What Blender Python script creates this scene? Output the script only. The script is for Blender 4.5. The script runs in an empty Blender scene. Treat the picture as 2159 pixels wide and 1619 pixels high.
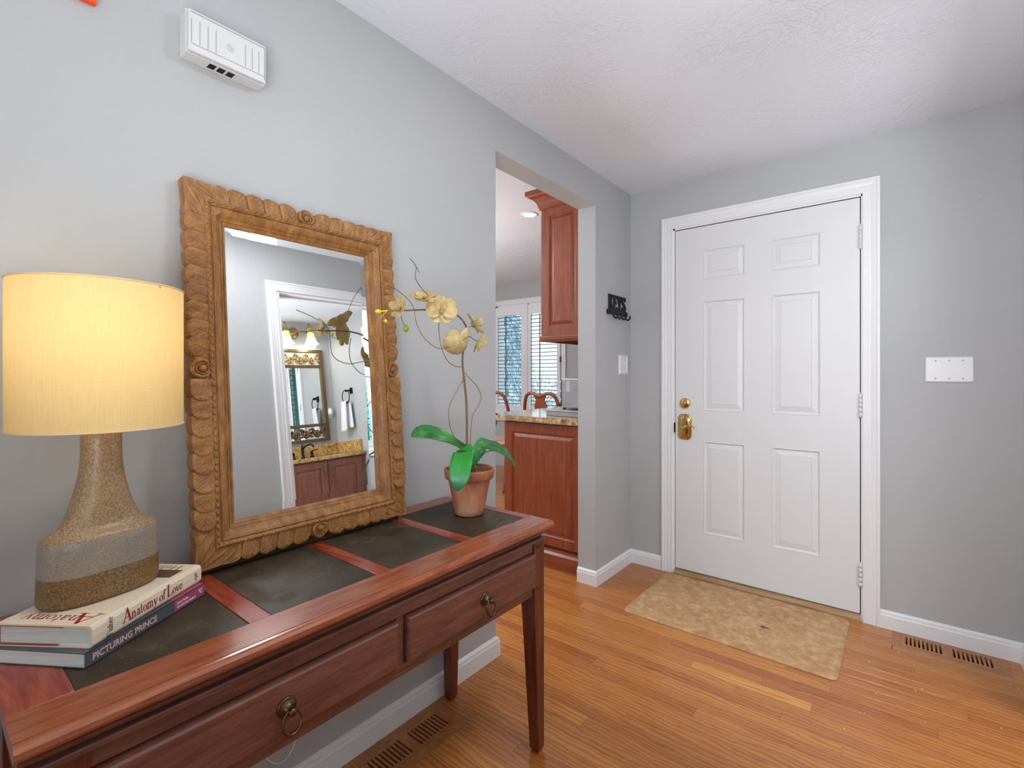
import bpy, bmesh, math, random
from mathutils import Vector, Matrix, Euler
R_ = random.Random(7)
PI = math.pi
col = bpy.context.scene.collection
sc = bpy.context.scene
D2R = math.radians

# ------------------------------------------------------------------ camera
cam_d = bpy.data.cameras.new('camera'); cam = bpy.data.objects.new('camera', cam_d); col.objects.link(cam)
cam.location = (1.352, 0.0, 1.207)
cam.rotation_euler = (D2R(90), 0, D2R(38.64))
cam_d.sensor_width = 36; cam_d.sensor_fit = 'HORIZONTAL'
cam_d.lens = 1024/2159*36
cam_d.shift_y = -(809.5-786.7)/2159
cam_d.clip_start = 0.02
sc.camera = cam

# ------------------------------------------------------------------ exposure, world, lights
sc.view_settings.view_transform = 'Standard'; sc.view_settings.look = 'None'
sc.view_settings.gamma = 1; sc.view_settings.use_curve_mapping = False
sc.view_settings.exposure = 0.0
w = bpy.data.worlds.new('sky'); sc.world = w; w.use_nodes = True
wn = w.node_tree.nodes; bg = wn['Background']
bg.inputs[0].default_value = (0.80, 0.90, 1.0, 1); bg.inputs[1].default_value = 1.9

def area(name, loc, rot, sx, sy, power, color=(1, 1, 1), spread=None):
    l = bpy.data.lights.new(name, 'AREA'); l.shape = 'RECTANGLE'; l.size = sx; l.size_y = sy
    l.energy = power; l.color = color
    if spread: l.spread = spread
    o = bpy.data.objects.new(name, l); col.objects.link(o); o.location = loc; o.rotation_euler = rot
    return o
area('living_fill_light', (1.15, -2.95, 1.45), (D2R(90), 0, 0), 1.9, 1.9, 19, (0.93, 0.965, 1.0))  # added fill lamp behind the camera, no window is modelled there
area('side_fill_light', (4.2, -1.4, 1.4), (D2R(90), 0, D2R(90)), 2.2, 1.7, 9, (0.93, 0.965, 1.0))  # added side fill facing the left wall, no window behind it
area('ceiling_fill_light', (1.45, -0.55, 1.30), (D2R(128), 0, 0), 1.1, 0.9, 17, (0.92, 0.96, 1.0), D2R(135))  # added lamp aimed up and forward to brighten the ceiling
area('hall_up_fill', (1.15, -0.15, 1.0), (D2R(150), 0, 0), 0.8, 0.5, 11, (0.93, 0.965, 1.0))  # unseen fill added behind the camera to lift the ceiling
area('hall_ceiling_light', (1.2, 1.2, 2.335), (0, 0, 0), 0.28, 0.28, 9, (0.97, 0.98, 1.0))
area('kitchen_down_fill', (-2.6, 1.6, 2.3), (0, 0, 0), 1.6, 1.6, 30, (0.96, 0.98, 1.0))  # invented downward fill for the kitchen, kept out of view
area('kitchen_up_fill', (-2.4, 1.7, 1.3), (D2R(180), 0, 0), 1.6, 1.6, 85, (0.93, 0.965, 1.0))  # added upward fill that brightens the kitchen ceiling
area('bath_down_fill', (2.75, 1.1, 2.3), (0, 0, 0), 0.8, 0.8, 26, (0.96, 0.98, 1.0))  # invented downward fill for the bathroom, no fixture here
area('bath_up_fill', (2.7, .8, 1.2), (D2R(180), 0, 0), 0.8, 0.8, 55, (0.94, 0.97, 1.0))  # added upward fill that brightens the bathroom ceiling

gl_ = bpy.data.lights.new('hall_point_fill', 'POINT'); gl_.energy = 3.2; gl_.color = (0.96, 0.98, 1.0); gl_.shadow_soft_size = .07  # point fill added below the ceiling lamp to brighten the hall ceiling
go_ = bpy.data.objects.new('hall_point_fill', gl_); col.objects.link(go_); go_.location = (1.25, 1.2, 2.20)

# ------------------------------------------------------------------ helpers
def lin(h):
    h = h.lstrip('#'); r = []
    for i in (0, 2, 4):
        v = int(h[i:i+2], 16)/255
        r.append(v/12.92 if v <= 0.04045 else ((v+0.055)/1.055)**2.4)
    return (r[0], r[1], r[2], 1)

class MB:
    """collects simple shapes and links them as ONE mesh object"""
    def __init__(s): s.v = []; s.f = []; s.sm = []
    def add(s, vs, fs, smooth=False):
        n = len(s.v); s.v += [tuple(p) for p in vs]; s.f += [tuple(i+n for i in f) for f in fs]; s.sm += [smooth]*len(fs); return s
    def box(s, x0, x1, y0, y1, z0, z1):
        v = [(x, y, z) for x in (x0, x1) for y in (y0, y1) for z in (z0, z1)]
        return s.add(v, [(0, 1, 3, 2), (4, 6, 7, 5), (0, 4, 5, 1), (2, 3, 7, 6), (0, 2, 6, 4), (1, 5, 7, 3)])
    def bbox(s, x0, x1, y0, y1, z0, z1, b=0.002):
        """box with all edges chamfered"""
        bm = bmesh.new(); r = bmesh.ops.create_cube(bm, size=1)
        for vv in bm.verts: vv.co = Vector(((x0+x1)/2+vv.co.x*(x1-x0), (y0+y1)/2+vv.co.y*(y1-y0), (z0+z1)/2+vv.co.z*(z1-z0)))
        b = min(b, abs(x1-x0)*.45, abs(y1-y0)*.45, abs(z1-z0)*.45)
        bmesh.ops.bevel(bm, geom=bm.edges[:], offset=b, segments=2, affect='EDGES', profile=0.5)
        bm.verts.index_update()
        s.add([vv.co[:] for vv in bm.verts], [[vv.index for vv in f.verts] for f in bm.faces]); bm.free(); return s
    def frustum(s, r0, r1, z0, z1):
        """tapered box; r=(x0,x1,y0,y1) bottom and top"""
        v = []
        for (r, z) in ((r0, z0), (r1, z1)):
            v += [(r[0], r[2], z), (r[1], r[2], z), (r[1], r[3], z), (r[0], r[3], z)]
        return s.add(v, [(3, 2, 1, 0), (4, 5, 6, 7), (0, 1, 5, 4), (1, 2, 6, 5), (2, 3, 7, 6), (3, 0, 4, 7)])
    def prism(s, poly, fn, a, b, smooth=False):
        """2D polygon extruded between a and b; fn(u,v,w)->xyz"""
        n = len(poly)
        v = [fn(p[0], p[1], a) for p in poly]+[fn(p[0], p[1], b) for p in poly]
        s.add(v, [tuple(range(n))[::-1], tuple(range(n, 2*n))])
        s.add(v, [(i, (i+1) % n, n+(i+1) % n, n+i) for i in range(n)], smooth); return s
    def lathe(s, prof, c=(0, 0, 0), ax='z', n=32, smooth=True, cap=True, ell=None, rot=0):
        """prof: [(r,h)]; ell scales the two radii"""
        ea, eb = ell or (1, 1); v = []
        for r, h in prof:
            for k in range(n):
                t = 2*PI*k/n; a, b = r*ea*math.cos(t), r*eb*math.sin(t)
                a, b = a*math.cos(rot)-b*math.sin(rot), a*math.sin(rot)+b*math.cos(rot)
                p = {'z': (a, b, h), 'x': (h, a, b), 'y': (b, h, a)}[ax]
                v.append((p[0]+c[0], p[1]+c[1], p[2]+c[2]))
        f = [(i*n+k, i*n+(k+1) % n, (i+1)*n+(k+1) % n, (i+1)*n+k) for i in range(len(prof)-1) for k in range(n)]
        s.add(v, f, smooth)
        if cap:
            m = len(v)-n
            s.add(v[:n], [tuple(range(n))[::-1]]); s.add(v[m:], [tuple(range(n))])
        return s
    def tube(s, pts, r, n=8, closed=False, cap=True, flat=1.0):
        pts = [Vector(p) for p in pts]; N = len(pts)
        rs = r if isinstance(r, (list, tuple)) else [r]*N
        v = []; prev = None
        for i, p in enumerate(pts):
            if closed: t = (pts[(i+1) % N]-pts[i-1])
            else: t = pts[min(i+1, N-1)]-pts[max(i-1, 0)]
            t.normalize()
            if prev is None:
                u = Vector((0, 0, 1)) if abs(t.z) < 0.9 else Vector((1, 0, 0))
            else: u = prev
            u = (u-t*u.dot(t)); u.normalize(); prev = u; w_ = t.cross(u)
            for k in range(n):
                a = 2*PI*k/n; v.append(p+(u*math.cos(a)+w_*math.sin(a)*flat)*rs[i])
        M = N if closed else N-1
        f = [(i*n+k, i*n+(k+1) % n, ((i+1) % N)*n+(k+1) % n, ((i+1) % N)*n+k) for i in range(M) for k in range(n)]
        s.add(v, f, True)
        if cap and not closed: s.add(v[:n], [tuple(range(n))[::-1]]); s.add(v[-n:], [tuple(range(n))])
        return s
    def sphere(s, c, r, n=12, sc_=(1, 1, 1), M=None):
        prof = [(max(1e-5, math.sin(PI*i/n)), -math.cos(PI*i/n)) for i in range(n+1)]
        t = MB(); t.lathe(prof, n=n*2, cap=False)
        out = []
        for p in t.v:
            q = Vector((p[0]*r*sc_[0], p[1]*r*sc_[1], p[2]*r*sc_[2]))
            if M is not None: q = M @ q
            out.append(q+Vector(c))
        return s.add(out, t.f, True)
    def sweep_rect(s, prof, fn, x0, x1, y0, y1, closed=True, miter_open=False):
        """profile [(t,c)] (t=outward distance, c=height) mitred round rectangle; open = no bottom"""
        cs = [(x0, y0, -1, -1), (x1, y0, 1, -1), (x1, y1, 1, 1), (x0, y1, -1, 1)]
        if not closed: cs = [(x0, y0, -1, 0), (x0, y1, -1, 1), (x1, y1, 1, 1), (x1, y0, 1, 0)]
        n = len(prof); v = []
        for cx, cy, dx, dy in cs:
            for t, h in prof: v.append(fn(cx+dx*t, cy+dy*t, h))
        segs = 4 if closed else 3
        f = [((i % 4)*n+k, (i % 4)*n+k+1, ((i+1) % 4)*n+k+1, ((i+1) % 4)*n+k) for i in range(segs) for k in range(n-1)]
        s.add(v, f)
        if not closed: s.add(v[:n], [tuple(range(n))]); s.add(v[-n:], [tuple(range(n))])
        return s
    def build(s, name, mat, parent=None, world=False, color=None):
        me = bpy.data.meshes.new(name); off = Vector((0, 0, 0))
        if world and parent is not None:
            q = parent
            while q is not None: off += q.location; q = q.parent
        me.from_pydata([tuple(Vector(p)-off) for p in s.v], [], s.f)
        me.polygons.foreach_set('use_smooth', s.sm)
        bm = bmesh.new(); bm.from_mesh(me); bmesh.ops.remove_doubles(bm, verts=bm.verts[:], dist=1e-6)
        bmesh.ops.recalc_face_normals(bm, faces=bm.faces[:]); bm.to_mesh(me); bm.free()
        me.materials.append(mat)
        o = bpy.data.objects.new(name, me); col.objects.link(o)
        if parent is not None: o.parent = parent
        if color: o.color = color
        return o

def thing(name, label, cat, loc=(0, 0, 0), rot=(0, 0, 0), group=None):
    o = bpy.data.objects.new(name, None); col.objects.link(o); o.location = loc; o.rotation_euler = rot
    o.empty_display_size = 0.05
    o['label'] = label; o['category'] = cat
    if group: o['group'] = group
    return o
def tag(o, label, cat, group=None):
    o['label'] = label; o['category'] = cat
    if group: o['group'] = group
    return o
def struct(o): o['kind'] = 'structure'; return o
def inst(src, name=None, parent=None, M=None):
    c = src.copy(); col.objects.link(c)
    if parent is not None: c.parent = parent
    if M is not None: c.matrix_local = M
    return c
def smoothc(pts, k=6):
    """Catmull-Rom through points (tuples of any length)"""
    out = []; P = [Vector(p) for p in pts]; n = len(P)
    for i in range(n-1):
        a, b, c, d = P[max(i-1, 0)], P[i], P[i+1], P[min(i+2, n-1)]
        for j in range(k):
            t = j/k
            out.append(0.5*((2*b)+(c-a)*t+(2*a-5*b+4*c-d)*t*t+(3*b-a-3*c+d)*t**3))
    out.append(P[-1]); return out

# ------------------------------------------------------------------ materials
class NT:
    def __init__(s, name):
        s.m = bpy.data.materials.new(name); s.m.use_nodes = True; s.t = s.m.node_tree
        s.b = s.t.nodes['Principled BSDF']; s.out = s.t.nodes['Material Output']
    def n(s, typ, **kw):
        x = s.t.nodes.new(typ)
        for k, v in kw.items():
            if k.startswith('i_'):
                key = k[2:].replace('_', ' ')
                x.inputs[key].default_value = v
            else: setattr(x, k, v)
        return x
    def l(s, a, b): s.t.links.new(a, b)
    def coord(s, scale=(1, 1, 1), kind='Object', rand=False, rot=(0, 0, 0)):
        tc = s.n('ShaderNodeTexCoord'); mp = s.n('ShaderNodeMapping'); mp.inputs['Scale'].default_value = scale; mp.inputs['Rotation'].default_value = rot
        src = tc.outputs[kind]
        if rand:
            oi = s.n('ShaderNodeObjectInfo'); mu = s.n('ShaderNodeVectorMath', operation='SCALE'); cb = s.n('ShaderNodeCombineXYZ')
            for i in range(3): s.l(oi.outputs['Random'], cb.inputs[i])
            mu.inputs[3].default_value = 37.0; s.l(cb.outputs[0], mu.inputs[0])
            ad = s.n('ShaderNodeVectorMath', operation='ADD'); s.l(src, ad.inputs[0]); s.l(mu.outputs[0], ad.inputs[1]); src = ad.outputs[0]
        s.l(src, mp.inputs[0]); return mp.outputs[0]
    def noise(s, vec, scale, detail=4, rough=.6, dist=0, w=None):
        x = s.n('ShaderNodeTexNoise'); x.inputs['Scale'].default_value = scale; x.inputs['Detail'].default_value = detail
        x.inputs['Roughness'].default_value = rough; x.inputs['Distortion'].default_value = dist; s.l(vec, x.inputs['Vector']); return x.outputs[0]
    def ramp(s, fac, stops, interp='LINEAR'):
        r = s.n('ShaderNodeValToRGB'); r.color_ramp.interpolation = interp; e = r.color_ramp.elements
        while len(e) < len(stops): e.new(0.5)
        for i, (p, c) in enumerate(stops):
            e[i].position = p; e[i].color = lin(c) if isinstance(c, str) else (c if len(c) == 4 else (*c, 1))
        s.l(fac, r.inputs[0]); return r.outputs[0]
    def mix(s, fac, a, b, mode='MIX'):
        x = s.n('ShaderNodeMix', data_type='RGBA', blend_type=mode)
        for sock, v in ((x.inputs[0], fac), (x.inputs[6], a), (x.inputs[7], b)):
            if isinstance(v, (int, float)): sock.default_value = v
            elif isinstance(v, (tuple, list)): sock.default_value = v
            elif isinstance(v, str): sock.default_value = lin(v)
            else: s.l(v, sock)
        return x.outputs[2]
    def bump(s, h, strength=.3, dist=.002):
        x = s.n('ShaderNodeBump'); x.inputs['Strength'].default_value = strength; x.inputs['Distance'].default_value = dist
        s.l(h, x.inputs['Height']); s.l(x.outputs[0], s.b.inputs['Normal'])
    def base(s, v):
        if isinstance(v, str): s.b.inputs['Base Color'].default_value = lin(v)
        elif isinstance(v, tuple): s.b.inputs['Base Color'].default_value = v
        else: s.l(v, s.b.inputs['Base Color'])
    def set(s, rough=.5, metal=0, spec=None, coat=None, emit=None, es=0, sheen=None):
        if isinstance(rough, (int, float)): s.b.inputs['Roughness'].default_value = rough
        else: s.l(rough, s.b.inputs['Roughness'])
        s.b.inputs['Metallic'].default_value = metal
        if spec is not None: s.b.inputs['Specular IOR Level'].default_value = spec
        if coat is not None: s.b.inputs['Coat Weight'].default_value = coat; s.b.inputs['Coat Roughness'].default_value = .12
        if emit: s.b.inputs['Emission Color'].default_value = lin(emit); s.b.inputs['Emission Strength'].default_value = es
        return s.m

def plain(name, colr, rough=.5, metal=0, var=.0, scale=40, bump=0, **kw):
    t = NT(name)
    if var:
        c = lin(colr); f = t.noise(t.coord(rand=True), scale, 5)
        d = tuple(max(0, x*(1-var)) for x in c[:3])+(1,); e = tuple(min(1, x*(1+var)) for x in c[:3])+(1,)
        t.base(t.ramp(f, [(.3, d), (.7, e)]))
        if bump: t.bump(f, bump, .001)
    else: t.base(colr)
    return t.set(rough, metal, **kw)

def m_wall():
    t = NT('wall_paint'); v = t.coord()
    big = t.noise(v, 1.3, 2)
    t.base(t.ramp(big, [(.3, '#b4b6b7'), (.7, '#b9babb')]))
    n = t.noise(v, 210, 3, .55); n2 = t.noise(v, 60, 2, .5)
    a = t.n('ShaderNodeMath', operation='MULTIPLY_ADD'); t.l(n2, a.inputs[0]); a.inputs[1].default_value = .7; t.l(n, a.inputs[2])
    t.bump(a.outputs[0], .30, .002); return t.set(.52, spec=.35)
def m_ceiling():
    t = NT('ceiling_plaster'); v = t.coord()
    # swirled plaster strokes: ridges of a strongly distorted noise, gated by a large mask
    n = t.noise(v, 5.5, 4, .55, 2.2)
    r = t.ramp(n, [(.44, (0, 0, 0)), (.5, (1, 1, 1)), (.53, (.1, .1, .1)), (.60, (0, 0, 0))])
    n2 = t.noise(v, 12, 5, .6, 3.0)
    r2 = t.ramp(n2, [(.47, (0, 0, 0)), (.50, (1, 1, 1)), (.53, (0, 0, 0))])
    mk = t.ramp(t.noise(v, 2.3, 2), [(.42, (.06, .06, .06)), (.62, (1, 1, 1))])
    h = t.mix(1.0, t.mix(1.0, r, r2, 'ADD'), mk, 'MULTIPLY')
    fine = t.noise(v, 90, 3)
    h2 = t.mix(.12, h, fine, 'ADD')
    t.base('#e5eaf2'); t.bump(h2, .36, .004); return t.set(.75, spec=.2)
def m_paint(name, c, rough=.35, streak=True):
    t = NT(name); v = t.coord((8, 8, 1.2), rand=True); n = t.noise(v, 30, 3)
    t.base(c); t.bump(n, .06, .001); return t.set(rough, spec=.45)
def m_wood(name, dark, mid, light, grain=(1, 14, 14), rough=.3, scale=6, coat=.15, bumpy=.12, usecolor=False, pore=None, spec=.5):
    """grain runs along the axis with the smallest scale"""
    t = NT(name); v = t.coord(grain, rand=True)
    a = t.noise(v, scale, 6, .62, .9); b = t.noise(v, scale*6, 3, .7, .2)
    c1 = t.ramp(a, [(.28, dark), (.5, mid), (.72, light)])
    c2 = t.ramp(b, [(.35, (.72, .72, .72)), (.6, (1, 1, 1))])
    c = t.mix(.55, c1, c2, 'MULTIPLY')
    if usecolor:
        oi = t.n('ShaderNodeObjectInfo'); c = t.mix(1.0, c, oi.outputs['Color'], 'MULTIPLY')
    t.base(c); t.bump(b, bumpy, .0006); return t.set(rough, coat=coat, spec=spec)
def m_oak():
    t = NT('oak_boards'); v = t.coord((2.4, 9, 9), rand=True)
    warp = t.noise(v, .8, 2, .5, .4)
    wv = t.n('ShaderNodeTexWave', wave_type='BANDS', bands_direction='Y'); t.l(v, wv.inputs['Vector'])
    wv.inputs['Scale'].default_value = 1.9; wv.inputs['Distortion'].default_value = 9.0; wv.inputs['Detail'].default_value = 2.5
    wv.inputs['Detail Scale'].default_value = 1.1
    g = t.noise(t.coord((2.2, 90, 90), rand=True), 5, 4, .65)
    c1 = t.ramp(wv.outputs[0], [(.0, '#ab6a30'), (.22, '#bb7b3a'), (.6, '#c48440'), (.95, '#ca8b45')])
    c2 = t.ramp(g, [(.3, (.70, .64, .58)), (.62, (1, 1, 1))])
    c = t.mix(.6, c1, c2, 'MULTIPLY')
    lg = t.ramp(t.noise(v, .55, 2), [(.35, (.86, .82, .8)), (.65, (1.0, 1.0, 1.0))]); c = t.mix(1, c, lg, 'MULTIPLY')
    oi = t.n('ShaderNodeObjectInfo'); c = t.mix(1.0, c, oi.outputs['Color'], 'MULTIPLY')
    t.base(c); t.bump(g, .08, .0005)
    return t.set(.3, coat=.25, spec=.45)
def m_granite(name, cs):
    t = NT(name); v = t.coord()
    a = t.noise(v, 16, 6, .7, 1.5); b = t.noise(v, 85, 4, .7)
    c = t.ramp(a, [(.3, cs[0]), (.42, cs[1]), (.52, cs[2]), (.62, cs[3]), (.74, cs[1])])
    d = t.ramp(b, [(.36, cs[4]), (.5, (1, 1, 1)), (.68, (1, .95, .85))])
    t.base(t.mix(.7, c, d, 'MULTIPLY')); return t.set(.12, coat=.3)
def m_slate():
    t = NT('dark_inlay'); v = t.coord()
    a = t.noise(v, 9, 6, .65, .6); sp = t.noise(v, 260, 2, .5)
    c = t.ramp(a, [(.3, '#2c241b'), (.52, '#3f3529'), (.75, '#5a4d3c')])
    dots = t.ramp(sp, [(.66, (0, 0, 0)), (.73, (.7, .7, .7))])
    c = t.mix(t.mix(.5, (0, 0, 0, 1), dots), c, '#a89f90')
    # fine pale scratches
    s1 = t.noise(t.coord((3, 30, 3), rot=(0, 0, .6)), 7, 5, .7, 2)
    sc_ = t.ramp(s1, [(.66, (0, 0, 0)), (.72, (.35, .35, .35))]); c = t.mix(sc_, c, '#8b8272')
    cr = t.noise(v, 5, 8, .75, 1.2)
    ln = t.ramp(cr, [(.497, (0, 0, 0)), (.5, (.5, .5, .5)), (.503, (0, 0, 0))])
    mk = t.ramp(t.noise(v, 3.1, 1), [(.56, (0, 0, 0)), (.62, (1, 1, 1))])
    c = t.mix(t.mix(1, ln, mk, 'MULTIPLY'), c, '#b5ac9d')
    t.base(c); t.bump(a, .15, .001); return t.set(t.ramp(a, [(.3, (.42, .42, .42)), (.7, (.6, .6, .6))]), spec=.3)
def m_terracotta():
    t = NT('terracotta'); v = t.coord((1, 1, .6)); a = t.noise(v, 18, 6, .65); b = t.noise(v, 7, 3)
    c = t.ramp(a, [(.3, '#9a5f3f'), (.55, '#b9785a'), (.78, '#cfa488')])
    c = t.mix(t.ramp(b, [(.55, (0, 0, 0)), (.72, (.55, .55, .55))]), c, '#cdb49c')
    t.base(c); t.bump(a, .2, .001); return t.set(.85, spec=.2)
def m_ceramic_lamp():
    """mottled glazes: two zones split by height"""
    t = NT('mottled_lamp_glaze'); v = t.coord()
    a = t.noise(v, 300, 4, .8); b = t.noise(v, 14, 4, .6)
    up = t.ramp(a, [(.34, '#7c644a'), (.5, '#977d5f'), (.66, '#b0977a')])
    up = t.mix(t.ramp(b, [(.4, (0, 0, 0)), (.65, (.6, .6, .6))]), up, '#9a7d52')
    gy = t.ramp(b, [(.3, '#898074'), (.7, '#9d917f')])
    lo = t.ramp(a, [(.34, '#4e3a24'), (.5, '#7c6243'), (.68, '#a08a6c')])
    lo = t.mix(t.ramp(b, [(.4, (0, 0, 0)), (.62, (.65, .65, .65))]), lo, '#82612f')
    tc = t.n('ShaderNodeTexCoord'); sp = t.n('ShaderNodeSeparateXYZ'); t.l(tc.outputs['Object'], sp.inputs[0])
    def gt(z):
        g = t.n('ShaderNodeMath', operation='GREATER_THAN'); g.inputs[1].default_value = z; t.l(sp.outputs[2], g.inputs[0]); return g.outputs[0]
    c = t.mix(gt(.0525), lo, gy); c = t.mix(gt(.112), c, up)
    c = t.mix(.8, c, t.ramp(a, [(.36, (.66, .62, .56)), (.5, (.95, .93, .9)), (.64, (1.18, 1.14, 1.08))]), 'MULTIPLY')
    t.base(c); t.bump(a, .12, .0008); return t.set(.38, spec=.5)
def m_shade():
    t = NT('linen_shade'); v = t.coord()
    a = t.noise(t.coord((1, 1, 16), rand=False), 60, 3); b = t.noise(t.coord((26, 26, 1)), 24, 3)
    c = t.mix(.5, t.ramp(a, [(.3, '#e2c88f'), (.7, '#ecd6a0')]), t.ramp(b, [(.3, '#dfc58b'), (.7, '#efdaa8')]))
    tr = t.n('ShaderNodeBsdfTranslucent'); df = t.n('ShaderNodeBsdfDiffuse'); mx = t.n('ShaderNodeMixShader')
    t.l(c, tr.inputs[0]); t.l(c, df.inputs[0]); mx.inputs[0].default_value = .45
    t.l(df.outputs[0], mx.inputs[1]); t.l(tr.outputs[0], mx.inputs[2]); t.l(mx.outputs[0], t.out.inputs[0]); return t.m
def m_carved():
    t = NT('carved_teak'); v = t.coord((1, 1, 1), rand=True)
    a = t.noise(t.coord((8, 8, 3), rand=True), 7, 5, .6, .3); b = t.noise(v, 9, 4, .6); f = t.noise(t.coord((60, 40, 14), rand=True), 8, 3, .7)
    c = t.ramp(a, [(.32, '#84582f'), (.48, '#9a6a38'), (.6, '#ab7a44'), (.74, '#bd8e54')])
    c = t.mix(t.ramp(b, [(.46, (0, 0, 0)), (.7, (.5, .5, .5))]), c, '#936748')
    c = t.mix(.55, c, t.ramp(f, [(.36, (.62, .56, .5)), (.6, (1, 1, 1))]), 'MULTIPLY')
    t.base(c); t.bump(f, .15, .0007); return t.set(.48, spec=.4)
def m_mat():
    t = NT('tan_mat_surface'); v = t.coord()
    a = t.noise(v, 26, 5, .6, .4); b = t.noise(v, 9, 3, .6, .8); sp = t.noise(v, 120, 2)
    c = t.ramp(a, [(.34, '#a0744a'), (.5, '#b4895a'), (.66, '#c9a67a')])
    c = t.mix(t.ramp(b, [(.35, (0, 0, 0)), (.7, (.5, .5, .5))]), c, '#c29a6c')
    c = t.mix(t.ramp(sp, [(.765, (0, 0, 0)), (.785, (1, 1, 1))]), c, '#5b4028')
    s1 = t.noise(v, 3.5, 6, .7, 4); ln = t.ramp(s1, [(.49, (0, 0, 0)), (.5, (.35, .35, .35)), (.51, (0, 0, 0))])
    c = t.mix(ln, c, '#d8c4a2'); t.base(c); t.bump(a, .1, .0006); return t.set(.55)
def m_glass_thin(name, tint='#ffffff'):
    t = NT(name); tr = t.n('ShaderNodeBsdfTransparent'); gl = t.n('ShaderNodeBsdfGlossy'); mx = t.n('ShaderNodeMixShader')
    tr.inputs[0].default_value = lin(tint); gl.inputs['Roughness'].default_value = .02; mx.inputs[0].default_value = .06
    t.l(tr.outputs[0], mx.inputs[1]); t.l(gl.outputs[0], mx.inputs[2]); t.l(mx.outputs[0], t.out.inputs[0]); return t.m
def m_petal():
    t = NT('orchid_petal'); v = t.coord(rand=True)
    a = t.noise(v, 30, 4); c = t.ramp(a, [(.3, '#ad9560'), (.55, '#c5ae7c'), (.75, '#d9c596')])
    t.base(c); t.b.inputs['Subsurface Weight'].default_value = .0
    return t.set(.5, spec=.3)
def m_leaf():
    t = NT('orchid_leaf'); v = t.coord(rand=True); a = t.noise(v, 14, 4, .6, .5)
    t.base(t.ramp(a, [(.3, '#17482a'), (.5, '#2c7a34'), (.72, '#4fa03d')])); return t.set(.32, spec=.5)
def m_towel():
    t = NT('white_towel'); v = t.coord(); a = t.noise(v, 220, 3); t.base('#eceef0'); t.bump(a, .6, .002); return t.set(.9, spec=.1)
def m_steel():
    t = NT('stainless_steel'); v = t.coord((1, 40, 1)); a = t.noise(v, 12, 3)
    t.base(t.ramp(a, [(.3, '#a2a4a6'), (.7, '#b8babc')])); return t.set(.38, .45)

WALL = m_wall(); CEIL = m_ceiling()
TRIM = m_paint('white_trim_paint', '#e9eaec', .33)
DOORW = m_paint('white_door_paint', '#dfe0e2', .36)
OAK = m_oak()
OAKV = m_wood('oak_vent_wood', '#985a2d', '#aa6c39', '#bb7f48', (3, 3, 3), .35, 8, .2)
MAHO = m_wood('mahogany_apron', '#5c3529', '#78483a', '#8c5b4a', (10, 1.2, 10), .32, 5, .25)
MAHOT = m_wood('mahogany_top', '#7c3a24', '#9c5232', '#b2683e', (10, 1.2, 10), .25, 5, .35)
MAHOX = m_wood('mahogany_rail', '#6f2417', '#9a3b27', '#b2583a', (1.2, 10, 10), .25, 5, .35)
MAHOL = m_wood('mahogany_leg', '#541f14', '#6e2f20', '#823f2c', (12, 12, 1), .3, 5, .3)
CHERRY = m_wood('cherry_cabinet', '#7c3a22', '#95492c', '#a95a36', (9, 9, .9), .3, 4, .25)
CHERRYM = m_wood('cherry_moulding', '#7c3a22', '#944a2c', '#a75b38', (1.0, 9, 9), .3, 4, .25)
VANW = m_wood('vanity_wood', '#754230', '#8b5340', '#9a604a', (9, 9, .9), .35, 4, .15)
CARVE = m_carved()
GRAN = m_granite('kitchen_granite', ['#5b4433', '#a9865a', '#cfb083', '#e2cfa6', (.35, .26, .2)])
GRANB = m_granite('bath_granite', ['#6b4c2c', '#b08a52', '#cfa35a', '#d9c39a', (.3, .24, .18)])
SLATE = m_slate(); TERRA = m_terracotta(); LAMPG = m_ceramic_lamp(); SHADE = m_shade(); MATM = m_mat()
PETAL = m_petal(); LEAF = m_leaf(); TOWEL = m_towel(); STEEL = m_steel()
MIRR = plain('mirror_silver', '#eef0f0', .0, 1.0)
BRASS = plain('polished_brass', '#e2c07c', .12, 1.0, var=.06, scale=12)
ABRASS = plain('antique_brass', '#6d5740', .35, 1.0, var=.3, scale=60)
ORB = plain('oil_rubbed_bronze', '#2b221c', .4, .8, var=.2, scale=40)
BBRONZE = plain('brushed_bronze', '#80684e', .38, .9, var=.2, scale=50)
SGOLD = plain('antique_gold_metal', '#a98d5c', .35, .9, var=.15, scale=30)
IRON = plain('black_cast_iron', '#232324', .55, .3, var=.3, scale=80, bump=.2)
DARK = plain('dark_void', '#15120f', .9)
DWOOD = plain('dark_backing_wood', '#3a2418', .7, var=.2, scale=20)
PLAST = plain('white_plastic', '#e4e5e6', .3, var=.01, scale=10)
CHIMEP = plain('chime_plastic', '#d6d7d7', .4, var=.02, scale=10)
HINGEW = plain('painted_hinge', '#dcdde0', .35, var=.02)
PAPER = m_wood('page_block', '#c9ccc6', '#dcdfd9', '#e6e8e2', (1, 1, 60), .85, 6, 0, .1)
COVER = plain('cream_jacket', '#ead9bf', .4, var=.02, scale=8)
COVG = plain('slate_cover', '#53555c', .3, var=.06, scale=12)
COVP = plain('plum_cover_band', '#a04e6a', .3, var=.05, scale=12)
INKR = plain('red_ink', '#a0322c', .4, var=.05); INKB = plain('brick_ink', '#a52c22', .4, var=.05); INKK = plain('black_ink', '#33302e', .4, var=.05)
INKP = plain('pale_pink_ink', '#e3b6ad', .4, var=.05); INKW = plain('white_ink', '#f0dfe2', .4, var=.05)
ORANGE = plain('orange_glaze', '#f2520c', .15, var=.08, scale=10)
CORD = plain('white_cord', '#e8e8e6', .5, var=.01)
STEM = plain('plant_stem', '#7b6246', .6, var=.25, scale=90)
TWIG = plain('twig_bark', '#8c6f3f', .7, var=.3, scale=90)
BUDG = plain('bud_green', '#8f9a34', .5, var=.15, scale=60); BUDY = plain('bud_yellow', '#d6cf3a', .5, var=.12, scale=60)
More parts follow.
